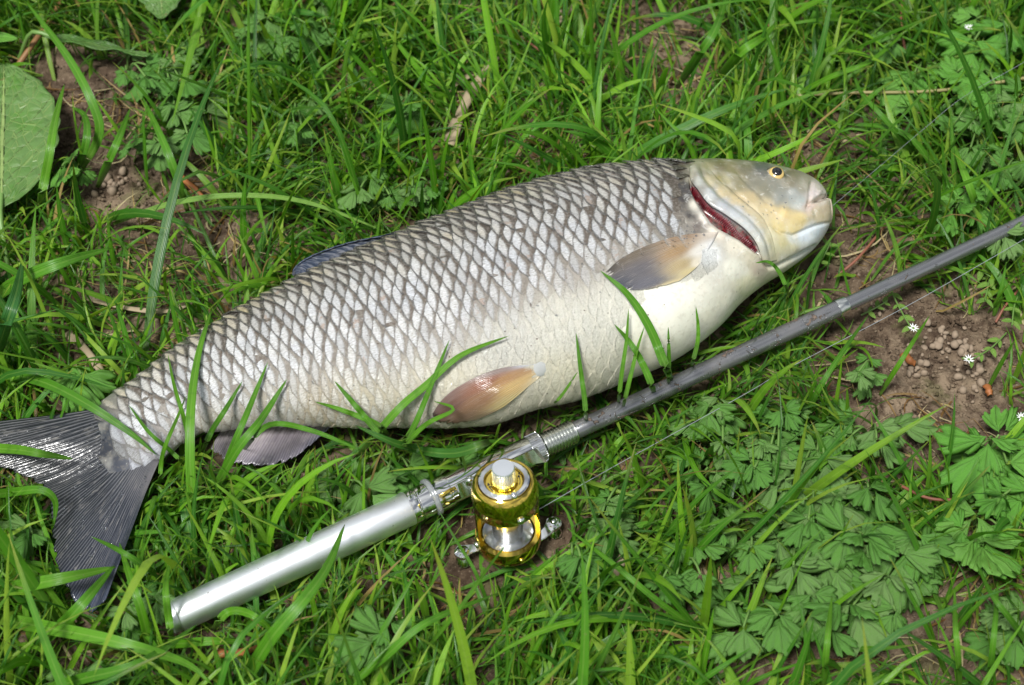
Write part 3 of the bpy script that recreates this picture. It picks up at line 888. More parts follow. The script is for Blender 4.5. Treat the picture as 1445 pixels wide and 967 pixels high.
# ---- fins
def fin(name, rays, nray, nt, cols, zmode, ridge=0.00045, thick=0.0006, taper=True):
    """rays: list of pixel polylines base->tip; cols: [(r,t,rgb)]"""
    K = np.stack([resample(r, nt) for r in rays])          # (k,nt,2 or 3)
    nr = nray * 4 + 1
    kk = np.linspace(0, len(rays) - 1, nr)
    Kd = np.zeros((nr, nt, K.shape[2]))
    q = np.concatenate([[2 * K[0] - K[1]], K, [2 * K[-1] - K[-2]]])
    for n_, kv in enumerate(kk):
        i = min(int(kv), len(rays) - 2); t = kv - i
        a, b, c, d = q[i], q[i + 1], q[i + 2], q[i + 3]
        Kd[n_] = 0.5 * (2 * b + (c - a) * t + (2 * a - 5 * b + 4 * c - d) * t * t + (3 * b - a - 3 * c + d) * t ** 3)
    fray = RNG.random(nray + 2) ** 3 * 0.09
    P = np.zeros((nr, nt, 3)); N_ = np.zeros((nr, nt, 3)); N_[..., 2] = 1
    for a in range(nr):
        # frayed tips
        fr = 1 - fray[a // 4 % len(fray)] * (0.4 + 0.6 * abs(math.sin(a * math.pi / 4)))
        bs_ = np.linspace(0, (nt - 1) * fr, nt); Kd[a] = np.stack([np.interp(bs_, np.arange(nt), Kd[a, :, c_]) for c_ in range(Kd.shape[2])], 1)
        for b in range(nt):
            t = b / (nt - 1)
            px, py = Kd[a, b][:2]
            if zmode == 'surf':
                p, n = surf(px, py)
                if p is None:
                    p = unproj(px, py, P[a, b - 1][2] if b else 0.03); n = N_[a, b - 1] if b else np.array([0, 0, 1.])
                p = p + n * (0.0001 + (0.0011 if name == 'pectoral_fin' else 0.0020) * smooth(0, .5, t) * (1 - 0.5 * t))
            else:
                z = zmode(a / (nr - 1), t)
                p = unproj(px, py, z); n = np.array([0, 0, 1.])
            P[a, b] = p; N_[a, b] = n
    if zmode != 'surf':
        du = np.gradient(P, axis=0); dv = np.gradient(P, axis=1); N_ = np.cross(du, dv); N_ /= np.linalg.norm(N_, axis=2, keepdims=True) + 1e-12
        if N_[..., 2].mean() < 0: N_ = -N_
    rr = np.arange(nr)[:, None] / 4.0; tt = np.linspace(0, 1, nt)[None, :]
    P = P + N_ * (ridge * np.abs(np.sin(rr * math.pi)) * (0.3 + 0.7 * tt) + ridge * 1.2 * fbm(rr / 2.5 + 3, tt * 3 + rr * 0))[..., None]
    T = thick * (1.15 - tt * 0.8) * np.ones((nr, 1))
    V, f = solid_sheet(P, T, N_)
    cr = np.array([c[0] for c in cols]); ctt = np.array([c[1] for c in cols]); cv = lin(np.array([c[2] for c in cols])) * {'tail_fin': 0.5, 'pelvic_fin': 0.92}.get(name, 1.0)
    ra = (np.arange(nr) / (nr - 1))[:, None] * np.ones((1, nt)); ta = tt * np.ones((nr, 1))
    d2 = (ra[..., None] - cr) ** 2 + (ta[..., None] - ctt) ** 2
    w = 1 / (d2 + 0.004) ** 1.8
    c = ((w[..., None] * cv).sum(-2) / w.sum(-1)[..., None]).reshape(-1, 3)
    uv = np.stack([rr * np.ones((1, nt)), ta], -1).reshape(-1, 2)
    occ(P)
    return link(name, mesh_np(name, V, f, M_FIN, True, np.concatenate([c, c]), np.concatenate([uv, uv])), fish)

tail_rays = [
 [(150,566),(131,577),(70,586),(0,594),(-70,604)], [(160,585),(120,597),(50,618),(-50,645)], [(170,600),(125,622),(70,640),(6,661)],
 [(180,612),(130,645),(90,668),(52,682)], [(188,625),(145,660),(105,685),(70,705)], [(196,632),(155,680),(110,725),(73,768)],
 [(204,640),(165,700),(125,755),(84,806)], [(212,645),(178,710),(145,780),(105,848)], [(218,648),(190,715),(160,790),(124,869)], [(225,650),(208,690),(186,748),(150,846)]]
dk = (20, 26, 32)
fin('tail_fin', tail_rays, 44, 46,
    [(0, 0, (44, 48, 54)), (0, .5, (28, 34, 38)), (0, 1, (28, 36, 38)), (.2, .3, (28, 36, 44)), (.3, .9, dk), (.5, .08, (104, 104, 112)), (.5, .2, (50, 56, 66)), (.5, .5, (22, 30, 42)), (.5, .9, (22, 28, 34)),
     (.75, .08, (90, 90, 96)), (.8, .4, (34, 42, 58)), (.75, .8, (30, 38, 54)), (1, .1, (120, 116, 120)), (1, .45, (54, 62, 82)), (.97, .8, (40, 52, 84)), (.9, .97, (62, 76, 108))],
    lambda r, t: 0.0215 - 0.004 * t + 0.003 * math.sin(r * 9 + t * 2) * t, ridge=0.00016)
fin('dorsal_fin', [[(565,332),(556,330),(548,331),(540,332)], [(530,346),(515,342),(500,341),(480,346)], [(490,366),(475,356),(450,357),(430,366)],
                   [(455,384),(440,376),(425,372),(413,381)], [(430,398),(425,392),(418,388),(413,390)]], 14, 16,
    [(0, 0, (40, 46, 56)), (1, 0, (46, 58, 78)), (.5, .5, (34, 46, 64)), (1, 1, (30, 40, 58)), (.6, 1, (60, 74, 100))],
    lambda r, t: 0.036 + 0.004 * t, ridge=0.0005)
fin('anal_fin', [[(325,590),(315,603),(305,618),(297,634)], [(355,583),(340,606),(328,632),(318,650)], [(395,578),(378,604),(360,634),(344,657)],
                 [(430,576),(418,602),(404,632),(394,656)], [(455,580),(446,600),(436,620),(428,637)], [(471,586),(470,592),(468,598),(465,604)]], 26, 22,
    [(0, 0, (150, 140, 132)), (.5, 0, (176, 158, 148)), (1, 0, (150, 130, 126)), (0, 1, (110, 104, 110)), (.5, .6, (128, 120, 128)), (.6, 1, (110, 104, 116)), (1, 1, (92, 92, 108)), (.3, .5, (150, 142, 142))],
    lambda r, t: 0.0125 - 0.003 * t, ridge=0.0005)
fin('pelvic_fin', [[(760,513),(700,521),(650,543),(623,564),(609,584)], [(760,514),(705,534),(652,562),(612,590)],
                   [(762,524),(712,547),(664,575),(628,594)], [(762,533),(735,552),(702,576),(662,594)]], 22, 34,
    [(0, 0, (205, 210, 220)), (1, 0, (190, 176, 140)), (0, .4, (140, 124, 118)), (0, .9, (112, 86, 78)), (.25, .5, (132, 78, 50)), (.4, .3, (164, 124, 76)), (.35, .9, (92, 50, 38)), (.6, .6, (128, 90, 56)),
     (.75, .9, (104, 72, 44)), (1, .5, (176, 160, 106)), (1, .9, (110, 92, 60)), (.7, .3, (190, 160, 100))], 'surf', ridge=0.0004, thick=0.0007)
fin('pectoral_fin', [[(1014,327),(962,333),(912,348),(876,366),(854,385)], [(1010,336),(955,350),(902,374),(860,396)], [(1004,346),(958,364),(915,390),(884,409)],
                     [(996,358),(965,376),(940,394),(918,408)], [(992,366),(982,378),(970,388),(958,397)]], 30, 34,
    [(0, 0, (200, 190, 176)), (1, 0, (222, 225, 228)), (.5, 0, (220, 222, 224)), (0, .3, (136, 112, 84)), (0, .75, (92, 80, 62)), (0, 1, (66, 60, 52)), (.35, .75, (80, 77, 80)), (.4, 1, (56, 58, 68)), (.6, .85, (84, 84, 92)),
     (.35, .35, (148, 120, 80)), (.7, .4, (164, 146, 104)), (1, .5, (186, 172, 124)), (1, 1, (196, 182, 140)), (.5, .1, (214, 210, 200)), (.9, .2, (214, 206, 186))], 'surf', ridge=0.0004, thick=0.0007)
# the fleshy white nub where the pelvic fin joins
def nub(px, py, r, name, mat, parent, zs=0.32):
    p, n = surf(px, py)
    FRn = np.array(frame(n)); pr = [(r * math.cos(t), r * zs * math.sin(t)) for t in np.linspace(-0.5, math.pi / 2, 12)]
    return lathe(name, pr, mat, FRn, p - n * r * 0.15, parent, 28)
M_NUB = mat_plain('pale_skin', (0.44, 0.45, 0.44), 0.3, Coat_Weight=0.6)
nub(762, 520, 0.0046, 'fin_base', M_NUB, fish)

# water drops clinging to the tail, the flank and the head
DV, DF, o_ = [], [], 0
bm = bmesh.new(); bmesh.ops.create_icosphere(bm, subdivisions=2, radius=1)
S_D = np.array([v.co[:] for v in bm.verts]); F_D = np.array([[v.index for v in q.verts] for q in bm.faces]); bm.free()
tbm = bmesh.new(); tbm.from_mesh(bpy.data.objects['tail_fin'].data); TB = BVHTree.FromBMesh(tbm); tbm.free()
bands = [((140, 590), (160, 660), 60, 9), ((150, 640), (95, 720), 60, 14), ((170, 690), (120, 800), 70, 13), ((5, 635), (60, 690), 24, 10), ((125, 700), (100, 790), 30, 9), ((213, 650), (190, 720), 14, 5),
         ((870, 366), (1000, 330), 30, 5), ((1040, 300), (1110, 290), 16, 16), ((960, 320), (990, 345), 18, 10), ((600, 420), (900, 360), 40, 70), ((300, 540), (560, 560), 24, 25)]
for (a, b, n, sp) in bands:
    for k in range(n):
        t = RNG.random(); x = a[0] + (b[0] - a[0]) * t + RNG.normal() * sp * .6; y = a[1] + (b[1] - a[1]) * t + RNG.normal() * sp * .6
        h = (TB if x < 230 else BVH).ray_cast(Vector(CAM), Vector(raydir(x, y)))
        if h[0] is None: continue
        r = RNG.uniform(.00018, .00050); n_ = np.array(h[1]); n_ = n_ if n_[2] > 0 else -n_
        DV.append(S_D * r * RNG.uniform(.8, 1.3, 3) * np.array([1, 1, .6]) + np.array(h[0]) + n_ * (.0003 if x < 230 else .0012)); DF.append(F_D + o_); o_ += len(S_D)
tag(link('water_drops', mesh_np('water_drops', np.concatenate(DV), np.concatenate(DF), M_DROP), fish), kind='stuff')

N_FISH = len(OCC)
# ------------------------------------------------------------------ fishing rod
RA = unproj(247, 870.5, 0.0175); RB = unproj(1445, 313.5, 0.027)
RE = RB - RA; RL = np.linalg.norm(RE); RE = RE / RL
RX = np.cross(RE, [0, 0, 1.0]); RX /= np.linalg.norm(RX)
RY = np.cross(RE, RX)
RM = np.stack([RX, RY, RE], 1)
_tt = np.linspace(-0.1, 1.4, 3000)
_px, _py, _dp = proj(RA + _tt[:, None] * RL * RE)
def rod(px): return float(np.interp(px, _px, _tt)) * RL
def rrad(px, w): return w / 2 * float(np.interp(px, _px, _dp)) / F
def P_(items): return [(rrad(x, w), rod(x)) for x, w in items]
rodt = thing('fishing_rod', tuple(RA[:2]) + (0,), 'telescopic fishing rod with silver handle, graphite tube and small gold reel, beside the fish', 'fishing rod')
def rodpart(name, items, mat, nseg=72, ribs=None):
    o = lathe(name, P_(items), mat, RM, RA, rodt, nseg, ribs)
    n = len(o.data.vertices); c = np.empty(n * 3); o.data.vertices.foreach_get('co', c); occ(c.reshape(-1, 3)); return o
rodpart('butt_cap', [(237.5, 0.1), (237.5, 38), (239.5, 44), (249.5, 45), (249.8, 40)], M_ALU)
rodpart('handle', [(249.5, 40), (250, 46.5), (251.5, 48.5), (300, 48.8), (400, 49.2), (500, 49.6), (576, 50), (577.5, 49), (577.5, 44)], M_ALU)
rodpart('handle_ring', [(577, 44), (577, 48.8), (579, 49.2), (586.5, 49), (588, 47.5), (588, 44)], M_CHROME)
rodpart('sleeve', [(588, 44), (589.5, 44.2), (590, 47.8), (591, 48.2), (630, 47.8), (632.5, 46.8), (633, 43.6), (635, 43.2), (713, 42.6), (713.4, 41), (714.4, 41), (714.8, 42.8), (748, 42.8), (749, 42), (749, 36)], M_CHROME)
sel = [0, 0, 1, 1, 1, 0, 0]
rodpart('knurled_nut', [(748, 36), (748.2, 43.6), (749, 45.2), (756, 45.4), (763, 45.2), (764, 43.4), (764, 34)], M_STEEL, 216, (36, 0.10, sel)).data.polygons.foreach_set('use_smooth', [False] * 1296)
it = [(763, 32)]
for k in range(10):
    x0 = 765.5 + k * 4.35
    it += [(x0, 31.0), (x0 + 1.4, 35.2), (x0 + 2.2, 35.4), (x0 + 3.6, 31.0)]
it += [(809.5, 31.6), (810.5, 30), (810.5, 22)]
rodpart('threaded_collar', it, M_THREAD)
rodpart('tube', [(806, 22), (809, 25.4), (850, 25.6), (900, 25.4), (1000, 24.9), (1100, 24.6), (1178, 24.2), (1182, 24.2), (1182, 20)], M_GRAPH)
rodpart('ferrule_ring', [(1180, 22), (1180.3, 26.2), (1181.5, 26.8), (1192.5, 26.4), (1193.5, 25.6), (1193.6, 19)], M_THREAD)
rodpart('upper_tube', [(1190, 18), (1191, 20.8), (1300, 20.2), (1445, 19.2), (1600, 18), (1760, 17), (1760, 0.1)], M_GRAPH)
# clear band round the sleeve, a little skewed
def torus(name, R_, r_, mat, M3, org, parent, nseg=64, ns=14, wob=0.0, sx=1.0):
    a = 2 * math.pi * np.arange(nseg) / nseg; b = 2 * math.pi * np.arange(ns) / ns
    A_, B_ = np.meshgrid(a, b, indexing='ij')
    rr = R_ + r_ * np.cos(B_)
    P = np.stack([rr * np.cos(A_), rr * np.sin(A_), r_ * sx * np.sin(B_) + wob * np.cos(A_) + wob * .6 * np.sin(2 * A_)], -1)
    P = P @ np.asarray(M3).T + np.asarray(org)
    f = gridfaces(nseg, ns, True); n = nseg * ns
    last = np.stack([np.arange(ns) + (nseg - 1) * ns, (np.arange(ns) + 1) % ns + (nseg - 1) * ns, (np.arange(ns) + 1) % ns, np.arange(ns)], 1)
    me = mesh_np(name, P.reshape(-1, 3), np.concatenate([f, last]), mat)
    bm = bmesh.new(); bm.from_mesh(me); bmesh.ops.recalc_face_normals(bm, faces=bm.faces); bm.to_mesh(me); bm.free()
    return link(name, me, parent)
torus('rubber_band', rrad(609, 48.6) + 0.0004, 0.0011, M_RUBBER, RM, RA + RE * rod(609), rodt, wob=0.0007, sx=1.3)

# ---- reel (a part of the rod, screwed to it)
K = np.array([-0.045, 0.13, 0.985]); K /= np.linalg.norm(K)
QX = np.cross([0, 1.0, 0], K); QX /= np.linalg.norm(QX); QY = np.cross(K, QX)
QM = np.stack([QX, QY, K], 1)
HT = 0.046
top = unproj(711.2, 677.5, 0.0560)
RO = top - K * HT
dpt = proj(top)[2]
mm = dpt / F * 1000.0        # mm per px there
RR = 97 / 2 * mm / 1000.0
def QL(name, prof, mat, parent, ns=80, ribs=None, cx=0, cy=0, M3=None):
    o = lathe(name, prof, mat, QM if M3 is None else M3, RO + QM @ np.array([cx, cy, 0]), parent, ns, ribs)
    n = len(o.data.vertices); c = np.empty(n * 3); o.data.vertices.foreach_get('co', c); occ(c.reshape(-1, 3)); return o
s_ = RR / 0.0175
zt = HT
reel = QL('reel', [(RR * .50, zt - .0028), (RR * .765, zt - .0024), (RR * .775, zt - .0004), (RR * .80, zt), (RR * .84, zt - .0003), (RR * .90, zt - .0014), (RR * .95, zt - .0033), (RR * .985, zt - .006), (RR, zt - .0088),
              (RR, zt - .0102), (RR * .985, zt - .0106), (RR * .975, zt - .0152), (RR * .965, zt - .0160), (RR * .90, zt - .0160), (RR * .88, zt - .0150)], M_GOLD, rodt, 110)
lowz = .0085
QL('lower_housing', [(RR * .76, lowz - .0030), (RR * .80, lowz - .0010), (RR * .82, lowz), (RR * .985, lowz + .0002), (RR, lowz - .0006), (RR * 1.005, .004), (RR * .98, .0012), (RR * .90, -.0006), (RR * .6, -.001), (1e-5, -.001)], M_GOLD, reel, 110)
QL('spool', [(1e-5, lowz - .0035), (RR * .3, lowz - .0034), (RR * .70, lowz - .0010), (RR * .765, lowz - .0003), (RR * .775, lowz - .0012), (RR * .76, lowz - .004)], M_STEEL, reel, 90)
hubp = [(RR * .40, lowz - .003)]
for k in range(28):
    z0 = lowz - .001 + k * .00075
    hubp += [(RR * .455 , z0), (RR * .462, z0 + .0003)]
QL('wound_line', hubp, M_STEEL, reel, 60)
QL('spool_flange', [(RR * .4, zt - .0195), (RR * .76, zt - .0180), (RR * .775, zt - .0168), (RR * .76, zt - .0162)], M_STEEL, reel, 80)
QL('top_ring', [(RR * .52, zt - .0018), (RR * .55, zt - .0006), (RR * .60, zt + .0004), (RR * .70, zt + .0006), (RR * .745, zt + .0001), (RR * .765, zt - .0010), (RR * .765, zt - .0022)], M_CHROME, reel, 100)
QL('top_plate', [(1e-5, zt - .0012), (RR * .30, zt - .0012), (RR * .53, zt - .0012), (RR * .535, zt - .002)], M_GOLD, reel, 80)
QL('knob_collar', [(RR * .28, zt - .0012), (RR * .40, zt - .0010), (RR * .41, zt - .0003), (RR * .38, zt + .0006), (RR * .3, zt + .0007)], M_GOLD, reel, 80, (40, .05, [0, 1, 1, 0, 0]))
kr = RR * .338
QL('knob', [(kr * .9, zt - .0005), (kr * .98, zt), (kr, zt + .0008), (kr, zt + .0078), (kr * .985, zt + .0082), (kr * .93, zt + .0088), (kr * .6, zt + .00885), (1e-5, zt + .0089)], M_ALU, reel, 168, (28, .15, [0, 0, 1, 1, 0, 0, 0, 0]))
def dome(name, r, h, cx, cy, z, mat, parent, base=0.0):
    pr = [(r, z - base)] + [(r * math.cos(t) + 1e-6, z + h * math.sin(t)) for t in np.linspace(0, math.pi / 2, 9)]
    return QL(name, pr, mat, parent, 32, cx=cx, cy=cy)
dome('screw', RR * .115, .0018, RR * .30, -RR * .62, zt + .0003, M_CHROME, reel, .001)
# plus, minus and arrow marks printed on the plate
def arcmark(a0, a1, r0, r1, z, mat, name):
    a = np.linspace(a0, a1, 14); w = np.linspace(r0, r1, 2)
    P = np.stack([np.cos(a)[:, None] * w, np.sin(a)[:, None] * w, np.full((14, 2), z)], -1)
    return P
mv, mf, o_ = [], [], 0
for a0, a1, ah in ((-130, -165, -1), (-15, 20, 1)):
    a0, a1 = math.radians(a0), math.radians(a1)
    P = arcmark(a0, a1, RR * .455, RR * .475, zt - .00105, None, '')
    mv.append(P.reshape(-1, 3)); mf.append(gridfaces(14, 2) + o_); o_ += 28
    c = np.array([math.cos(a1), math.sin(a1)]) * RR * .465; t = np.array([-math.sin(a1), math.cos(a1)]) * ah; n = np.array([math.cos(a1), math.sin(a1)])
    tri = [c + n * .0007, c - n * .0007, c + t * .0016, c + t * .0016]
    mv.append(np.array([(p[0], p[1], zt - .00105) for p in tri])); mf.append(np.array([[0, 1, 2, 3]]) + o_); o_ += 4
for (cx, cy, w, h) in ((-.34, -.16, .0009, .00022), (.40, .26, .0009, .00022), (.40, .26, .00022, .0009)):
    c = np.array([cx, cy]) * RR * 1.15
    mv.append(np.array([(c[0] - w, c[1] - h, zt - .00102), (c[0] + w, c[1] - h, zt - .00102), (c[0] + w, c[1] + h, zt - .00102), (c[0] - w, c[1] + h, zt - .00102)]))
    mf.append(np.array([[0, 1, 2, 3]]) + o_); o_ += 4
link('dial_marks', mesh_np('dial_marks', np.concatenate(mv) @ QM.T + RO, np.concatenate(mf), M_BLACK, False), reel)
# side screw on the bell
def sidescrew(ang, z, r, mat, name='screw', R0=None):
    a = math.radians(ang); n = QM @ np.array([math.cos(a), math.sin(a), 0])
    Fm = np.array(frame(n)); pr = [(r, -.0008)] + [(r * math.cos(t) + 1e-6, .0014 * math.sin(t)) for t in np.linspace(0, math.pi / 2, 9)]
    lathe(name, pr, mat, Fm, RO + QM @ np.array([math.cos(a) * (R0 or RR), math.sin(a) * (R0 or RR), z]), reel, 26)
sidescrew(-62, zt - .0128, .0021, M_CHROME)
sidescrew(-66, .0045, .0014, M_GOLD)
sidescrew(-160, .0052, .0018, M_CHROME)
def qbox(name, pts, mat, parent, bev=0.0004):
    """prism from local bottom polygon pts [(x,y)], z0,z1"""
def bars(name, path, w, t, mat, parent, M3=QM, org=None):
    """bent strip: path of local 3d points, width vector direction computed, thickness t"""
def arcbar(name, a0, a1, r0, r1, z0, z1, mat):
    n = 10; a = np.radians(np.linspace(a0, a1, n)); bv = .00035
    prof = [(r0 + bv, z0), (r1 - bv, z0), (r1, z0 + bv), (r1, z1 - bv), (r1 - bv, z1), (r0 + bv, z1), (r0, z1 - bv), (r0, z0 + bv)]
    P = np.array([[(r * math.cos(x), r * math.sin(x), z) for r, z in prof] for x in a])
    k = len(prof)
    f = gridfaces(n, k, True)
    V = P.reshape(-1, 3) @ QM.T + RO
    fl = [list(x) for x in f] + [list(range(k))[::-1], [(n - 1) * k + i for i in range(k)]]
    me = mesh_np(name, V, fl, mat, False)
    bm = bmesh.new(); bm.from_mesh(me); bmesh.ops.recalc_face_normals(bm, faces=bm.faces); bm.to_mesh(me); bm.free()
    link(name, me, reel)
arcbar('pillar', 196, 208, RR * .84, RR * .97, lowz - .001, zt - .014, M_GOLD)
arcbar('pillar', -8, 6, RR * .86, RR * .98, lowz - .001, zt - .014, M_GOLD)
arcbar('pillar', 84, 98, RR * .86, RR * .98, lowz - .001, zt - .014, M_GOLD)
arcbar('pillar_foot', 193, 212, RR * .80, RR * .99, lowz - .0005, lowz + .0018, M_GOLD)
# crank: flat S-shaped arm under the housing with a knob at each end
def plate(name, outline, z, t, mat, parent):
    o = np.array(outline, float); n = len(o)
    V = np.concatenate([np.c_[o, np.full(n, z)], np.c_[o, np.full(n, z + t)]]) @ QM.T + RO
    f = [list(range(n))[::-1], list(range(n, 2 * n))] + [[i, (i + 1) % n, n + (i + 1) % n, n + i] for i in range(n)]
    me = mesh_np(name, V, f, mat, False)
    bm = bmesh.new(); bm.from_mesh(me); bmesh.ops.recalc_face_normals(bm, faces=bm.faces)
    bmesh.ops.bevel(bm, geom=[e for e in bm.edges if e.calc_face_angle(0) > 1.2], offset=.0003, segments=2, affect='EDGES'); bm.to_mesh(me); bm.free()
    occ(V)
    return link(name, me, parent)
ctr = resample([(-.0222, -.0035), (-.014, -.001), (0, .0), (.015, .0045), (.0215, .0125)], 22)
d = np.gradient(ctr, axis=0); d /= np.linalg.norm(d, axis=1, keepdims=True); nn_ = np.stack([-d[:, 1], d[:, 0]], 1)
tw = np.linspace(-1, 1, 22); wd = .0024 + .0016 * np.abs(tw) ** 6 - .0004 * np.exp(-((np.abs(tw) - .8) / .1) ** 2)
e1 = [ctr[-1] + d[-1] * .0036 * math.cos(a) + nn_[-1] * .0040 * math.sin(a) for a in np.linspace(1.3, -1.3, 9)]
e0 = [ctr[0] - d[0] * .0036 * math.cos(a) - nn_[0] * .0040 * math.sin(a) for a in np.linspace(1.3, -1.3, 9)]
crank = plate('crank', list(ctr + nn_ * wd[:, None]) + e1 + list((ctr - nn_ * wd[:, None])[::-1]) + e0, -.0030, .0014, M_CHROME, reel)
def knobh(cx, cy):
    QL('crank_knob', [(1e-5, -.0010), (.0015, -.0010), (.0028, -.0014), (.0038, -.0018), (.0040, -.0028), (.0036, -.0036), (.0024, -.0044), (.0022, -.0062), (.0034, -.0078), (.0040, -.0098), (.0034, -.0108), (1e-5, -.0110)], M_CHROME, reel, 40, cx=cx, cy=cy)
    dome('rivet', .0016, .0013, cx, cy, -.0011, M_CHROME, reel)
knobh(*ctr[-1]); knobh(*ctr[0])
# foot that carries the reel: bent plate from the sleeve to the left of the bell
qr = (RO - RA)
def strip(name, pts, wdir, w, t, mat):
    pts = np.array(pts, float); n = len(pts)
    tg = np.gradient(pts, axis=0); tg /= np.linalg.norm(tg, axis=1, keepdims=True)
    wdir = np.array(wdir, float); wdir /= np.linalg.norm(wdir)
    up = np.cross(tg, wdir); up /= np.linalg.norm(up, axis=1, keepdims=True)
    sec = [(-w / 2, -t / 2), (w / 2, -t / 2), (w / 2, t / 2), (-w / 2, t / 2)]
    P = np.array([[pts[i] + wdir * a + up[i] * b for a, b in sec] for i in range(n)])
    fl = [list(x) for x in gridfaces(n, 4, True)] + [[3, 2, 1, 0], [(n - 1) * 4 + i for i in range(4)]]
    me = mesh_np(name, P.reshape(-1, 3), fl, mat, False)
    bm = bmesh.new(); bm.from_mesh(me); bmesh.ops.recalc_face_normals(bm, faces=bm.faces); bm.to_mesh(me); bm.free()
    occ(P)
    return link(name, me, reel)
c0 = RA + RE * rod(652); toR = RO + K * .030 - c0; toR -= RE * (toR @ RE); hd = toR / np.linalg.norm(toR)
r0_ = rrad(650, 43)
gap = np.linalg.norm(toR)
print('reel gap', gap, 'rod r', r0_, 'reel R', RR, 'bottom z', RO[2])
strip('reel_foot', [c0 + RE * .004 + hd * (r0_ * .95) + K * .001, c0 + RE * .004 + hd * (r0_ + .0015) + K * .001, c0 + RE * .007 + hd * (gap - RR * .6) + K * .001, c0 + RE * .010 + hd * (gap - RR * .3)+ K * .001], K, .0085, .0014, M_CHROME)
cfl = rod(640)
strip('foot_plate', [RA + RE * (cfl + k * .011) + hd * (r0_ * 1.03) + K * .001 for k in range(5)], np.cross(RE, hd), .0075, .0012, M_CHROME)
strip('reel_foot', [RA + RE * (cfl + .042) + hd * (r0_ * .9), RA + RE * (cfl + .040) + hd * (gap - RR * .8)], K, .010, .0016, M_CHROME)
sc_ = RA + RE * (rod(655)) + hd * (r0_ + .0012) + K * .0065
lathe('screw', [(.0021, -.003), (.0021, 0)] + [(.0021 * math.cos(t) + 1e-6, .0017 * math.sin(t)) for t in np.linspace(0, math.pi / 2, 8)], M_CHROME, np.array(frame((hd * .3 + K))), sc_, reel, 26)

# ---- lines
def tube(name, pts, r, mat, parent=None, ns=6, taper=None):
    pts = np.asarray(pts, float); n = len(pts)
    tg = np.gradient(pts, axis=0); tg /= np.linalg.norm(tg, axis=1, keepdims=True) + 1e-12
    ref = np.array([0.13, 0.29, 0.95]); x = np.cross(tg, ref); x /= np.linalg.norm(x, axis=1, keepdims=True) + 1e-9; y = np.cross(tg, x)
    a = 2 * math.pi * np.arange(ns) / ns
    rr = (r * np.ones(n) if taper is None else r * np.asarray(taper))[:, None, None]
    P = pts[:, None] + rr * (np.cos(a)[None, :, None] * x[:, None] + np.sin(a)[None, :, None] * y[:, None])
    V = P.reshape(-1, 3); f = gridfaces(n, ns, True)
    if name is None: return V, f
    return link(name, mesh_np(name, V, f, mat), parent)
def pxpath(pts, n=40):
    q = resample(np.array(pts, float), n)
    return unproj(q[:, 0], q[:, 1], q[:, 2])
tag(tube('fishing_line', pxpath([(735, 733, .030), (757, 721, .031), (860, 662, .028), (1050, 557, .026), (1114, 519, .0255), (1280, 432, .026), (1445, 338, .030), (1600, 250, .034)], 60), .00016, M_LINE),
    'thin clear line running from the gold reel to the right edge, below the rod', 'fishing line')
tag(tube('fishing_line', pxpath([(1170, 294, .036), (1178, 288, .036), (1240, 236, .034), (1305, 181, .036), (1361, 136, .040), (1445, 88, .048), (1560, 20, .060)], 50), .00010, M_LINE),
    'thin clear line running from the mouth of the fish to the upper right corner', 'fishing line')

# ------------------------------------------------------------------ ground
def gh(x, y):
    h = -0.003 + 0.014 * fbm(x / 0.075 + 40, y / 0.075 + 40, 4)
    h = h + 0.0045 * fbm(x / 0.011 + 90, y / 0.011 + 90, 4)
    r = np.hypot(x, y)
    return h * (1 + 0 * r) + 0.02 * smooth(0.8, 6, r) * fbm(x / 1.5 + 50, y / 1.5 + 50, 3)
def axis_coords(lo, hi, step, far, nfar):
    c = np.arange(lo, hi + step / 2, step)
    g = np.geomspace(step * 1.3, far, nfar)
    return np.concatenate([(lo - g)[::-1], c, hi + g])
gx = axis_coords(-0.34, 0.34, 0.0021, 120, 46); gy = axis_coords(-0.25, 0.36, 0.0021, 120, 46)
X, Y = np.meshgrid(gx, gy, indexing='ij')
Z = gh(X, Y)
# clumpy relief on the bare soil
cl = vnoise(X / .006 + 7, Y / .006 + 3); Z += 0.0026 * smooth(.55, .85, cl) * smooth(1.2, .6, np.hypot(X, Y))
crk = np.abs(fbm(X / .03 + 11, Y / .03 + 5, 3)); Z -= 0.003 * smooth(.035, 0, crk) * smooth(1.2, .6, np.hypot(X, Y))
g = link('ground', mesh_np('ground', np.stack([X, Y, Z], -1).reshape(-1, 3), gridfaces(len(gx), len(gy)), M_SOIL)); tag(g, kind='structure')

DIRT = [(1330,500,165,80,1),(1190,335,95,60,.85),(1190,215,90,50,.5),(95,150,115,90,1),(205,255,110,60,.9),(250,335,140,55,.75),(150,410,130,60,.5),(120,480,120,50,.4),
        (620,840,120,50,.55),(935,60,100,75,.75),(1345,890,150,75,.8),(1190,880,60,60,.7),(80,935,110,40,.5),(650,150,60,60,.45),(1350,610,110,60,.9),(1150,430,50,40,.5),(870,750,60,40,.4),(400,330,80,40,.6),
        (1240,440,90,60,.8),(1300,330,60,50,.4)]
def dirt(px, py):
    m = np.zeros(np.shape(px))
    for cx, cy, rx, ry, s in DIRT:
        m = np.maximum(m, s * smooth(1.25, 0.6, np.hypot((px - cx) / rx, (py - cy) / ry)))
    return m

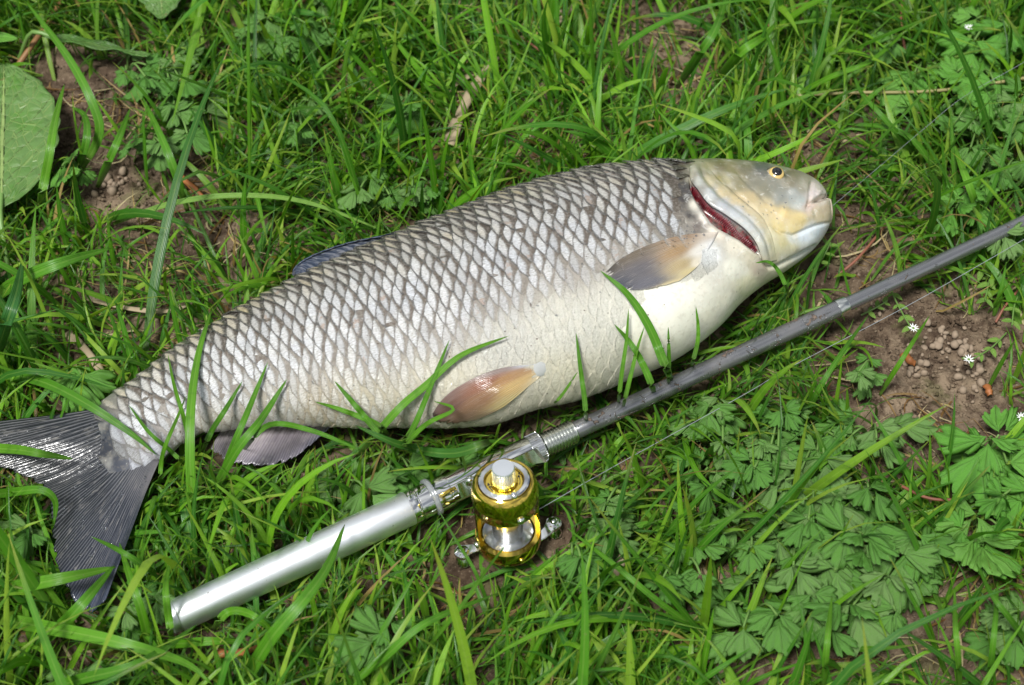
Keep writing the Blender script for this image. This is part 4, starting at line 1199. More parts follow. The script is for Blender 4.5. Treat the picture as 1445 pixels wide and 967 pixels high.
# soil crumbs: small rounded lumps on the bare patches
def blob(r, seed):
    rg = np.random.default_rng(seed)
    bm = bmesh.new(); bmesh.ops.create_icosphere(bm, subdivisions=1, radius=1)
    V = np.array([v.co[:] for v in bm.verts]); f = np.array([[v.index for v in q.verts] for q in bm.faces]); bm.free()
    V = V * (1 + rg.uniform(-.28, .28, (len(V), 1))) * rg.uniform(.7, 1.25, 3) * np.array([1, 1, .7])
    return V * r, f
BL = [blob(1, k) for k in range(10)]
cv, cf, co_ = [], [], 0
n = 0
while n < 9000:
    x, y = RNG.uniform(-.34, .34), RNG.uniform(-.24, .38)
    px, py, _ = proj(np.array([x, y, 0.]))
    if RNG.random() > 0.10 + dirt(px, py): continue
    V, f = BL[RNG.integers(10)]; r = 0.0004 + 0.0013 * RNG.random() ** 3
    a = RNG.uniform(0, 6.28); Rz = np.array([[math.cos(a), -math.sin(a), 0], [math.sin(a), math.cos(a), 0], [0, 0, 1]])
    cv.append(V @ Rz.T * r + [x, y, float(gh(x, y)) + r * .4 + .0006]); cf.append(f + co_); co_ += len(V); n += 1
tag(link('soil_crumbs', mesh_np('soil_crumbs', np.concatenate(cv), np.concatenate(cf), M_SOIL)), kind='stuff')

# worm casts: heaps of smooth little mud beads
def bead_heap(px, py, n, sx, sy, r0, label):
    c = unproj(px, py, 0.0)
    t = thing('worm_cast', (c[0], c[1], 0), label, 'worm cast', 'worm casts on the bare soil')
    V_, F_, o = [], [], 0
    bm = bmesh.new(); bmesh.ops.create_icosphere(bm, subdivisions=2, radius=1)
    S = np.array([v.co[:] for v in bm.verts]); sf = np.array([[v.index for v in q.verts] for q in bm.faces]); bm.free()
    for k in range(int(n * .9)):
        x = c[0] + RNG.normal() * sx; y = c[1] + RNG.normal() * sy; r = r0 * RNG.uniform(.25, 1.1)
        sc = RNG.uniform(.7, 1.4, 3); P = S * sc * r * (1 + .6 * fbm(S[:, :1] * 1.7 + k, S[:, 1:2] * 1.7 + S[:, 2:] * 1.3 + k))
        V_.append(P + [x, y, float(gh(x, y)) + r * RNG.uniform(-.3, .7) + .0015]); F_.append(sf + o); o += len(S)
    link('mud_beads', mesh_np('mud_beads', np.concatenate(V_), np.concatenate(F_), M_CLOD), t)['kind'] = 'stuff'
    occ(np.concatenate(V_))
bead_heap(1335, 490, 46, .012, .007, .0021, 'large pale worm cast of mud beads below the rod tip')
bead_heap(1280, 520, 22, .007, .004, .0021, 'small worm cast between the brown leaf scrap and the big cast')
bead_heap(1372, 535, 22, .004, .007, .0021, 'narrow worm cast under the white chickweed flower at right')
bead_heap(160, 255, 20, .007, .004, .0026, 'pale worm cast beside the big dock leaf')
bead_heap(1250, 440, 16, .009, .003, .0018, 'flat worm cast just below the steel ferrule of the rod')

# ------------------------------------------------------------------ leaves
def buttercup_mesh(seed, teeth=1.0):
    rg = np.random.default_rng(seed); V_, F_, U_, o = [], [], [], 0
    for k, (ang, ln) in enumerate(((0, 1.0), (70, .86), (-70, .86))):
        nv, nu = 29, 7; v = np.linspace(-1, 1, nv); u = np.linspace(0.0, 1, nu)
        al = math.radians(rg.uniform(36, 50)); ln = ln * rg.uniform(.9, 1.08); ph = rg.uniform(-.1, .1)
        vv = np.clip(v + ph * (1 - v * v), -1, 1)
        Rv = 1 - rg.uniform(.28, .48) * (1 - np.abs(np.cos(1.5 * math.pi * vv)) ** .45) - .22 * np.abs(v) ** 2 + rg.uniform(.035, .07) * np.cos(7.5 * math.pi * vv) - .10 * (np.abs(v) > .98)
        Uu, Vv = np.meshgrid(u, v, indexing='ij')
        rad = Uu * Rv[None] * ln
        aa = al * Vv * (0.35 + 0.65 * smooth(0, .55, Uu))
        x = rad * np.sin(aa); y = rad * np.cos(aa) * 1.0 + (.24 if k == 0 else .05) * ln
        z = .03 * np.abs(np.sin(1.5 * math.pi * Vv)) * Uu * -1 + .06 * Uu - .22 * Uu ** 2 * rg.uniform(.2, 1.4) + .24 * fbm(x * 3 + seed, y * 3 + k) 
        a = math.radians(ang + rg.uniform(-8, 8)); X_ = x * math.cos(a) + y * math.sin(a); Y_ = -x * math.sin(a) + y * math.cos(a)
        tilt = rg.uniform(-.12, .12)
        Gd = np.stack([X_, Y_, z + tilt * 1.8 * np.hypot(X_, Y_)], -1)
        V, f = solid_sheet(Gd, 0.012)
        uv = np.stack([(Vv + 1) / 2, Uu], -1).reshape(-1, 2)
        V_.append(V); F_.append(f + o); U_.append(np.concatenate([uv, uv])); o += len(V)
    return np.concatenate(V_), np.concatenate(F_), np.concatenate(U_)
BM = []
for k in range(7):
    V, f, uv = buttercup_mesh(k)
    BM.append({m.name: mesh_np('leaf', V, f, m, True, None, uv) for m in (M_LEAF, M_LEAF2)})
def place(me, name, loc, scale, yaw, tiltdir, tilt, parent):
    o = link(name, me, parent)
    Mx = Matrix.Translation(Vector(loc)) @ Matrix.Rotation(tilt, 4, Vector((math.cos(tiltdir), math.sin(tiltdir), 0))) @ Matrix.Rotation(yaw, 4, 'Z') @ Matrix.Diagonal((scale, scale, scale, 1))
    o.matrix_parent_inverse = parent.matrix_basis.inverted()
    o.matrix_basis = Mx
    return o
allV = np.concatenate(OCC)
cell = 0.0025
def okey(x, y): return (np.round((x + .6) / cell).astype(int), np.round((y + .6) / cell).astype(int))
NG = int(1.4 / cell)
TOPM = np.full((NG, NG), -1.0); BOTM = np.full((NG, NG), 9.0)
def rebuild(V):
    m = (np.abs(V[:, 0]) < .55) & (np.abs(V[:, 1]) < .55)
    V = V[m]; i, j = okey(V[:, 0], V[:, 1])
    for di in (-1, 0, 1):
        for dj in (-1, 0, 1):
            np.maximum.at(TOPM, (i + di, j + dj), V[:, 2]); np.minimum.at(BOTM, (i + di, j + dj), V[:, 2])
rebuild(allV)
def top_at(x, y):
    i, j = okey(np.clip(x, -.55, .55), np.clip(y, -.55, .55)); return TOPM[i, j]
# screen-space depth of the solid things, so that random growth keeps out of the view of them
MS = 4
MW, MH = int(W / MS) + 40, int(H / MS) + 40
DEPM = np.full((MW, MH), 9.0)
px_, py_, dp_ = proj(allV)
ii = np.clip((px_ / MS).astype(int) + 20, 1, MW - 2); jj = np.clip((py_ / MS).astype(int) + 20, 1, MH - 2)
for di in (0, 1):
    for dj in (0, 1): np.minimum.at(DEPM, (ii + di - 0, jj + dj), dp_)
def erode(M, k):
    M = M.copy()
    for _ in range(k):
        N_ = M.copy()
        for d, ax in ((1, 0), (-1, 0), (1, 1), (-1, 1)): N_ = np.maximum(N_, np.roll(M, d, ax))
        M = N_
    return M
FD = DEPM.copy(); FD[:] = 9.0
fx_, fy_, fd_ = proj(np.concatenate(OCC[:N_FISH]))
fi_ = np.clip((fx_ / MS).astype(int) + 20, 1, MW - 2); fj_ = np.clip((fy_ / MS).astype(int) + 20, 1, MH - 2)
for di in (0, 1):
    for dj in (0, 1): np.minimum.at(FD, (fi_ + di, fj_ + dj), fd_)
ROD = DEPM.copy()
rx_, ry_, rd_ = proj(np.concatenate(OCC[N_FISH:])); ROD[:] = 9.0
ri_ = np.clip((rx_ / MS).astype(int) + 20, 1, MW - 2); rj_ = np.clip((ry_ / MS).astype(int) + 20, 1, MH - 2)
# tubes have few rings, so fill the rod along its axis
for px__ in np.arange(240, 1470, 2.0):
    c_ = RA + RE * rod(px__); r_ = rrad(px__, np.interp(px__, [240, 576, 634, 764, 812, 1190, 1470], [46, 50, 44, 42, 26, 25, 20]))
    for k_ in np.linspace(-1, 1, 13):
        u_, v_, d_ = proj(c_ + VU * r_ * k_)
        a_, b_ = int(u_ / MS) + 20, int(v_ / MS) + 20
        if 0 < a_ < MW and 0 < b_ < MH: ROD[a_, b_] = min(ROD[a_, b_], d_ - r_ * .5)
for di in (0, 1):
    for dj in (0, 1): np.minimum.at(ROD, (ri_ + di, rj_ + dj), rd_)
DEPE = np.minimum(erode(FD, 2), ROD)
def occlude(P, M=None):
    x, y, d = proj(P); i = np.clip((x / MS).astype(int) + 20, 0, MW - 1); j = np.clip((y / MS).astype(int) + 20, 0, MH - 1)
    m = (DEPE if M is None else M)[i, j]
    return (m < 8) & (d < m - 0.0005)
def hidden_or_clash(P):
    return (P[..., 2] < top_at(P[..., 0], P[..., 1]) + .001)

# px, py, spread, number of leaves, leaf size px, bright?, where
BUT = [
 (1015,590,38,5,44,0,'under the fishing line, just right of the threaded collar'), (1095,600,45,5,44,0,'in the grass below the middle of the line'),
 (1075,660,45,5,40,0,'midway from reel to big leaf patch'), (1150,630,45,6,52,0,'at the top of the big leaf patch, closest to the line'),
 (1225,615,40,5,52,0,'at the upper right of the big leaf patch'), (1140,700,45,6,56,0,'in the upper middle of the big leaf patch at lower right'),
 (1210,690,42,6,56,0,'in the big leaf patch beside the bare soil slope'), (1265,770,48,6,60,0,'at the right tip of the big leaf patch'),
 (1190,775,45,6,60,0,'in the middle of the big leaf patch at lower right'), (1115,780,45,5,52,0,'at the left side of the big leaf patch'),
 (1055,770,42,4,48,0,'between the big leaf patch and the reel'), (1060,860,48,6,52,0,'lowest and dustiest in the big leaf patch'),
 (1135,865,40,4,52,0,'low in the big leaf patch above the bare ground'), (1230,835,45,5,58,0,'on the lower edge of the big leaf patch'),
 (985,690,40,4,40,0,'in the grass midway between reel and leaf patch'), (960,790,40,4,40,0,'in the grass right of the brown leaf scrap'),
 (1395,640,42,5,78,1,'bright green at the right edge above the leaf patch'), (1375,740,34,4,70,1,'bright green at the right edge, just below another'),
 (1440,700,26,3,66,1,'cut by the right edge of the photo, bright green'), (1440,880,24,4,52,0,'at the right edge near the bottom corner'),
 (1300,90,34,3,62,1,'pale green, alone in the dark gap at upper right'), (1395,45,34,3,74,1,'in the upper right corner, largest leaves'),
 (1375,105,34,4,68,1,'below the white star flower at upper right'), (1440,150,32,4,60,0,'at the right edge above the long runner stem'),
 (1375,190,40,5,50,0,'below the long runner stem at upper right'), (1430,235,32,4,50,0,'at the right edge above the rod'),
 (1370,275,36,5,54,1,'bright, close above the rod tube at right'), (1245,60,26,2,40,0,'small and dusty, below the top edge right of centre'),
 (1430,330,20,2,46,0,'half hidden under the rod at the right edge'),
 (180,100,30,4,56,0,'dark, beside the bare soil at upper left'), (235,95,34,5,54,0,'bluish green, in the upper left below the flat dock leaf'),
 (255,165,36,5,50,0,'in the upper left under an arching blade'), (215,205,26,3,46,0,'at the foot of the bare bank in the upper left'),
 (395,45,40,5,56,0,'near the top edge left of centre'), (450,30,26,3,44,0,'near the top edge, small and grey'), (420,160,34,3,44,0,'small dusty, left of the dead reed'),
 (575,140,26,3,52,0,'grey leaves left of the dead reed'), (530,265,28,3,48,0,'close above the back of the fish, left one'), (585,268,24,3,42,0,'close above the back of the fish, behind the dorsal fin'),
 (70,680,34,4,56,0,'dark, in the fork of the tail fin'), (45,735,30,3,52,0,'shaded, left of the lower tail lobe'), (110,530,30,3,50,1,'above the tail fin at left'),
 (205,865,32,4,50,0,'below the silver butt cap'), (490,690,30,3,50,0,'between the anal fin and the silver handle'), (560,650,30,3,46,0,'deep in the grass below the belly near the sleeve'),
 (640,655,24,3,40,0,'in the dark gap above the silver sleeve'), (805,775,28,4,58,0,'touching the gold reel at its lower right'), (845,745,28,3,50,0,'dusty and lobed, right of the crank knob'),
 (880,690,30,3,40,0,'under the line near the reel'), (110,235,24,3,48,1,'feathery tuft at the foot of the big dock leaf'), (560,880,34,3,52,0,'near the bottom edge left of centre'),
 (100,960,30,3,60,0,'at the bottom left corner'), (1230,520,20,2,36,0,'small, at the edge of the bare soil under the rod'), (330,560,14,1,34,1,'single lobed leaf behind the fish tail')]
LV = []   # leaf centres, to thin the grass over them
for (px, py, sp, n, size, bright, where) in BUT:
    c = unproj(px, py, 0.0)
    size *= 1.18; desc = ('bright green' if bright else 'dark green') + ' buttercup plant ' + where
    t = thing('buttercup_plant', (c[0], c[1], 0), desc, 'buttercup', 'creeping buttercups in the grass')
    mat = M_LEAF2 if bright else M_LEAF
    for k in range(int(n * 1.35 + .5)):
        for tr in range(12):
            a = RNG.uniform(0, 6.283); rr = sp * math.sqrt(RNG.random())
            lx, ly = px + rr * math.cos(a), py + rr * math.sin(a) * .85
            z = RNG.uniform(.010, .028)
            p = unproj(lx, ly, z)
            hl = 0.5 * size * 0.000375
            test = p + np.array([[0, 0, 0], [hl, 0, 0], [-hl, 0, 0], [0, hl, 0], [0, -hl, 0]])
            if hidden_or_clash(test).any() or occlude(test).any(): continue
            break
        else: continue
        s = size * 0.00037 * RNG.uniform(.36, .84)
        out = p[:2] - c[:2]; yaw = math.atan2(out[1], out[0]) - math.pi / 2 + RNG.uniform(-.9, .9)
        place(BM[RNG.integers(7)][mat.name], 'leaf', p, s, yaw, RNG.uniform(0, 6.28), RNG.uniform(0, .65), t)
        LV.append((p[0], p[1], s * .8, z))
        pts = resample(np.array([[c[0], c[1], float(gh(c[0], c[1]))], [(c[0] + p[0]) / 2, (c[1] + p[1]) / 2, z * .8], [p[0], p[1], p[2] - .0002]]), 8)
        tube('stem', pts, .0006, M_STEM, t)
LV = np.array(LV)
for o_e in [o for o in bpy.data.objects if o.get('category') == 'buttercup' and not o.children]: bpy.data.objects.remove(o_e)

def oval_sheet(L_, Wd, nu=18, nv=11, ruffle=0.0, fold=.2, droop=.2, seed=0, pointy=1.0, wav=0):
    u = np.linspace(0, 1, nu); v = np.linspace(-1, 1, nv); Uu, Vv = np.meshgrid(u, v, indexing='ij')
    w = np.sin(math.pi * np.clip(Uu, .002, .998) ** .85) ** .62 * (1 - .25 * Uu * pointy) * Wd / 2
    w = w * (1 + wav * np.sin(Uu * 40 + seed) * np.abs(Vv) ** 3)
    x = w * Vv; y = Uu * L_
    z = fold * np.abs(x) - droop * L_ * Uu ** 2 + ruffle * np.sin(Uu * 17 + Vv * 2 + seed) * Vv ** 2 * Wd
    z = z + .03 * L_ * fbm(x / L_ * 5 + seed, y / L_ * 5)
    return np.stack([x, y, z], -1), np.stack([(Vv + 1) / 2, Uu], -1).reshape(-1, 2)
def leaf_from(name, Gd, uv, mat, thick):
    V, f = solid_sheet(Gd, thick)
    return mesh_np(name, V, f, mat, True, None, np.concatenate([uv, uv]))

# broad dock leaf at the left edge
def dock(name, base, tip, z0, z1, Wd, label, mat=M_DOCK, roll=0.0, **kw):
    a = unproj(base[0], base[1], z0); b = unproj(tip[0], tip[1], z1); L_ = np.linalg.norm(b - a)
    Gd, uv = oval_sheet(L_, Wd, 40, 25, **kw)
    y = (b - a) / L_; x = np.cross(y, [0, 0, 1.]); x /= np.linalg.norm(x); n = np.cross(x, y)
    x2 = x * math.cos(roll) + n * math.sin(roll); n2 = np.cross(x2, y)
    P = Gd @ np.stack([x2, y, n2], 0) + a
    t = thing(name, (a[0], a[1], 0), label, 'dock plant')
    link('leaf', leaf_from('leaf', P, uv, mat, .0005), t)
    occ(P)
    pts = resample(np.array([[a[0] - (b - a)[0] * .3, a[1] - (b - a)[1] * .3, 0.0], a - (b - a) * .1 + np.array([0, 0, .001]), a + (b - a) * .08]), 8)
    tube('stem', pts, .0014, M_STEM, t)
    return P
DK = []
DK.append(dock('dock_plant', (2, 292), (4, 86), .020, .022, .062, 'broad green dock leaf with pale net veins at the left edge', fold=.12, droop=.03, ruffle=.02, wav=.03, pointy=-.4))
DK.append(dock('dock_plant', (60, 50), (212, 72), .022, .020, .016, 'narrow wavy dock leaf lying flat at upper left', fold=.1, droop=.05, ruffle=.06, wav=.05, roll=.5))
DK.append(dock('dock_plant', (225, -45), (228, 22), .030, .022, .034, 'toothed dock leaf hanging in from the top edge at left', fold=.15, droop=.1, ruffle=.03, wav=.06))
DK.append(dock('dock_plant', (-25, 52), (24, 53), .015, .015, .010, 'small oval dock leaf tip at the left edge near the top', fold=.1, droop=.05, mat=M_LEAF2))
dkv = np.concatenate([d.reshape(-1, 3) for d in DK]); rebuild(dkv)
px_, py_, dp_ = proj(dkv)
ii = np.clip((px_ / MS).astype(int) + 20, 1, MW - 2); jj = np.clip((py_ / MS).astype(int) + 20, 1, MH - 2)
for di in (0, 1):
    for dj in (0, 1): np.minimum.at(DEPE, (ii + di, jj + dj), dp_)

# chickweed: thin stems with pairs of small oval leaves, some with a white star flower
def small_leaf_mesh(mat):
    Gd, uv = oval_sheet(1, .5, 9, 5, fold=.25, droop=.12)
    return leaf_from('leaf', Gd, uv, mat, .02)
M_LEAF3 = mat_leaf('young_leaf', (0.11, 0.24, 0.035), 0.1)
SL = small_leaf_mesh(M_LEAF3)
pet = oval_sheet(1, .22, 6, 3, fold=.1, droop=.0)
PETM = leaf_from('petal', pet[0], pet[1], M_PETAL, .03)
def chick(path, n, size, flower, label):
    P = pxpath(path, 26)
    t = thing('chickweed_plant', (P[0][0], P[0][1], 0), label, 'chickweed', 'chickweed on the bare soil')
    tube('stem', P, .00045, M_STEM, t)
    for k in range(n):
        i = int((k + 1) / (n + .3) * 25)
        for sd_ in (-1, 1):
            d = P[min(i + 1, 25)] - P[i - 1]; yaw = math.atan2(d[1], d[0]) - math.pi / 2 + sd_ * RNG.uniform(.6, 1.2)
            place(SL, 'leaf', P[i], size * RNG.uniform(.7, 1.2), yaw, RNG.uniform(0, 6.28), RNG.uniform(-.3, .3), t)
    if flower:
        top_ = P[-1] + np.array([0, 0, .0015])
        fl = place(nub_mesh, 'flower', top_, .0008, 0, 0, 0, t)
        for k in range(10):
            yaw = k / 10 * 6.283 + RNG.uniform(-.1, .1)
            o = link('petal', PETM, fl); o.matrix_parent_inverse = Matrix.Identity(4)
            o.matrix_basis = Matrix.Rotation(yaw, 4, 'Z') @ Matrix.Rotation(RNG.uniform(.1, .5), 4, 'X') @ Matrix.Diagonal((3.8, 3.8, 3.8, 1))
bm = bmesh.new(); bmesh.ops.create_icosphere(bm, subdivisions=2, radius=1); nub_mesh = bpy.data.meshes.new('flower'); bm.to_mesh(nub_mesh); bm.free(); nub_mesh.materials.append(M_LEAF3)
chick([(1255,400,.002),(1262,420,.008),(1275,445,.014),(1288,466,.018)], 4, .0055, True, 'chickweed with a white star flower just below the line at right')
chick([(1420,470,.002),(1400,490,.008),(1385,500,.012),(1366,510,.015)], 4, .0055, True, 'chickweed with a white star flower above the narrow worm cast')
chick([(1400,380,.002),(1395,400,.010),(1390,425,.016)], 4, .0062, False, 'upright chickweed without flowers right of the line')
chick([(1445,400,.002),(1432,430,.009),(1428,460,.014)], 3, .0058, False, 'chickweed stem without flowers at the right edge')
chick([(1345,350,.002),(1370,372,.008),(1405,395,.012)], 4, .0065, False, 'trailing chickweed close below the rod at the right')
chick([(1385,70,.004),(1375,55,.014),(1366,42,.022)], 2, .0055, True, 'chickweed with a white star flower in the upper right corner')
chick([(1445,630,.003),(1442,610,.010),(1440,592,.014)], 2, .0045, True, 'chickweed with a white flower cut by the right edge')
chick([(1215,445,.002),(1235,435,.006),(1252,425,.008)], 3, .0052, False, 'tiny chickweed seedling by the steel ferrule of the rod')
chick([(1150,380,.002),(1162,362,.010),(1172,342,.016)], 3, .0050, False, 'tiny chickweed sprig under the chin of the fish')

# ------------------------------------------------------------------ dead reeds, runners and leaf scraps
def ribbon(name, path, wpx, mat, label, cat, group=None, n=18, curl=.15):
    P = pxpath(path, n); wd = wpx * .00019
    tg = np.gradient(P, axis=0); tg /= np.linalg.norm(tg, axis=1, keepdims=True)
    sd_ = np.cross(tg, [0, 0, 1.]); sd_ /= np.linalg.norm(sd_, axis=1, keepdims=True)
    t = np.linspace(0, 1, n); w = wd * (1 - .25 * t) * (1 + .15 * np.sin(t * 13))
    vs = np.linspace(-1, 1, 5)
    Gd = P[:, None] + sd_[:, None] * (w[:, None] * vs)[..., None]; Gd[..., 2] -= (np.abs(vs) ** 2 * wd * curl)[None] - .001
    uv = np.stack([np.tile((vs + 1) / 2, (n, 1)), np.tile(t[:, None], (1, 5))], -1).reshape(-1, 2)
    V, f = solid_sheet(Gd, .0003)
    o = link(name, mesh_np(name, V, f, mat, True, None, np.concatenate([uv, uv])))
    return tag(o, label, cat, group)
M_REED = mat_plain('dead_reed', (0.33, 0.26, 0.165), 0.75)
ribbon('dead_reed', [(632,205,.006),(650,160,.010),(672,120,.012),(700,80,.012)], 19, M_REED, 'broad pale dead reed leaf behind the middle of the fish', 'dead reed')
ribbon('dead_reed', [(638,122,.005),(690,90,.006),(745,50,.006),(800,12,.005)], 10, M_REED, 'long dead reed rising to the right from the broad reed', 'dead reed')
ribbon('dead_reed', [(770,45,.014),(800,20,.012),(835,-25,.010)], 11, M_REED, 'short dead reed piece at the top edge right of centre', 'dead reed')
ribbon('dead_reed', [(120,420,.006),(180,436,.010),(240,440,.008),(270,428,.006)], 9, M_REED, 'curved straw lying left of the fish above the tail', 'dead reed')
ribbon('dead_reed', [(95,470,.005),(130,505,.007),(160,560,.005)], 12, M_REED, 'brown dead stalk above the tail stalk of the fish', 'dead reed')
M_SCRAP = mat_plain('brown_leaf_scrap', (0.34, 0.12, 0.035), 0.6)
ribbon('dead_leaf', [(1276,498,.004),(1284,506,.007),(1292,512,.005)], 14, M_SCRAP, 'orange brown leaf scrap on the bare soil left of the worm cast', 'dead leaf', curl=.8)
ribbon('dead_leaf', [(1393,543,.004),(1396,550,.006),(1398,558,.005)], 12, M_SCRAP, 'small orange brown leaf scrap right of the narrow worm cast', 'dead leaf', curl=.8)
ribbon('dead_leaf', [(866,812,.010),(874,795,.014),(880,780,.015)], 15, M_REED, 'pale tan dead leaf end standing right of the reel', 'dead leaf', curl=.6)
ribbon('dead_leaf', [(302,920,.012),(330,922,.014),(365,914,.010)], 12, M_SCRAP, 'brown dead leaf strip below the silver handle', 'dead leaf', curl=.5)
ribbon('dead_leaf', [(250,246,.005),(270,262,.007),(288,280,.004)], 12, M_SCRAP, 'brown dead strip at the foot of the bare bank at upper left', 'dead leaf', curl=.5)
def runner(path, r, mat, label, name='plant_runner', cat='stem'):
    tag(tube(name, pxpath(path, 60), r, mat, ns=8), label, cat)
M_RUN = mat_plain('runner_stem', (0.27, 0.24, 0.09), 0.5)
runner([(1110,136,.012),(1200,131,.016),(1290,130,.018),(1360,124,.020),(1460,108,.024)], .0010, M_RUN, 'long brown green runner stem crossing the upper right above the fish head')
runner([(20,100,.004),(48,60,.010),(75,20,.012),(100,-20,.012)], .0017, mat_plain('spotted_stem', (0.25, 0.13, 0.05), .5), 'thick reddish dock stem in the upper left corner')
runner([(1035,62,.010),(1080,40,.016),(1110,8,.018)], .0008, M_REDDRY, 'thin dead stalk near the top edge above the fish head')
runner([(1180,390,.003),(1210,365,.008),(1250,318,.006)], .0008, M_REDDRY, 'thin reddish stem on bare soil between chin and rod')
runner([(1270,685,.010),(1310,703,.016),(1352,706,.016)], .0008, M_REDDRY, 'purplish leaf stalk right of the big leaf patch')
runner([(1405,455,.003),(1420,430,.007),(1450,395,.006)], .0007, M_REDDRY, 'pinkish twig on the soil at the right edge')
runner([(700,30,.012),(760,70,.016),(800,105,.012),(828,118,.01)], .0007, M_REDDRY, 'thin reddish stalk leaning right of the dead reeds')
runner([(1274,-10,.01),(1272,30,.012),(1278,80,.006)], .0008, M_REDDRY, 'dark purple stalk at the top edge upper right')

# ------------------------------------------------------------------ grass
GC = [(70,124,22),(90,146,28),(112,166,34),(54,106,30),(80,136,36),(122,168,46),(48,98,28),(62,118,34),(140,172,58)]
GCL = lin(np.array(GC))
def blade_geo(base, az, L_, w, a0, a1, kink, twist, nseg=6, sway=0.0):
    """vectorised: arrays of n blades -> (n, nseg+1, 3 verts, 3)"""
    n = len(L_); t = np.linspace(0, 1, nseg + 1)[None, :]
    ang = a0[:, None] + a1[:, None] * t ** 1.3 + kink[:, None] * smooth(.45, .6, t)     # from vertical
    azt = az[:, None] + twist[:, None] * t
    ds = L_[:, None] / nseg
    tan = np.stack([np.sin(ang) * np.cos(azt), np.sin(ang) * np.sin(azt), np.cos(ang)], -1)
    step = (tan[:, :-1] + tan[:, 1:]) / 2 * ds[..., None]
    C = base[:, None] + np.concatenate([np.zeros((n, 1, 3)), np.cumsum(step, 1)], 1)
    side = np.stack([-np.sin(azt), np.cos(azt), np.zeros_like(azt)], -1)
    nrm = np.cross(side, tan)
    roll = (sway if np.ndim(sway) else np.zeros(n))[:, None]
    s2 = side * np.cos(roll)[..., None] + nrm * np.sin(roll)[..., None]
    prof = (0.55 + 0.45 * smooth(0, .3, t)) * (1 - t ** 2.2) ** .8
    hw = w[:, None] / 2 * prof + 1e-5
    n2 = np.cross(s2, tan)
    Lf = C - s2 * hw[..., None] + n2 * (hw * .35)[..., None]; Rt = C + s2 * hw[..., None] + n2 * (hw * .35)[..., None]
    return np.stack([Lf, C, Rt], 2)
def gen(n, xr, yr, nseg, Lr, wr, seed, dens_fn, tuft=True):
    rg = np.random.default_rng(seed)
    out = []
    nt_ = n // 7
    tx = rg.uniform(*xr, nt_); ty = rg.uniform(*yr, nt_)
    idx = rg.integers(0, nt_, n)
    bx_ = tx[idx] + rg.normal(0, .0055, n); by_ = ty[idx] + rg.normal(0, .0055, n)
    px, py, _ = proj(np.stack([bx_, by_, np.zeros(n)], 1))
    keep = rg.random(n) < dens_fn(px, py, bx_, by_)
    bx_, by_, idx = bx_[keep], by_[keep], idx[keep]; n = len(bx_)
    base = np.stack([bx_, by_, gh(bx_, by_) - .001], 1)
    field = 6.283 * (vnoise(bx_ / .09 + 12, by_ / .09 + 3) * 1.6)
    out_dir = np.arctan2(by_ - ty[idx], bx_ - tx[idx])
    az = np.where(rg.random(n) < .45, field + rg.normal(0, .6, n), np.where(rg.random(n) < .5, out_dir + rg.normal(0, .7, n), rg.uniform(0, 6.283, n)))
    tl = rg.uniform(.75, 1.25, nt_)[idx]
    L_ = np.exp(rg.normal(math.log(Lr), .42, n)) * tl
    w = np.clip(np.exp(rg.normal(math.log(wr), .36, n)) * (L_ / Lr) ** .35, .0007, .0058)
    a0 = np.abs(rg.normal(.42, .38, n)); a1 = rg.uniform(.1, 1.35, n); kink = np.where(rg.random(n) < .12, rg.uniform(.4, 1.3, n), 0)
    return base, az, L_, w, a0, a1, kink, rg.normal(0, .5, n), rg.normal(0, .45, n), rg
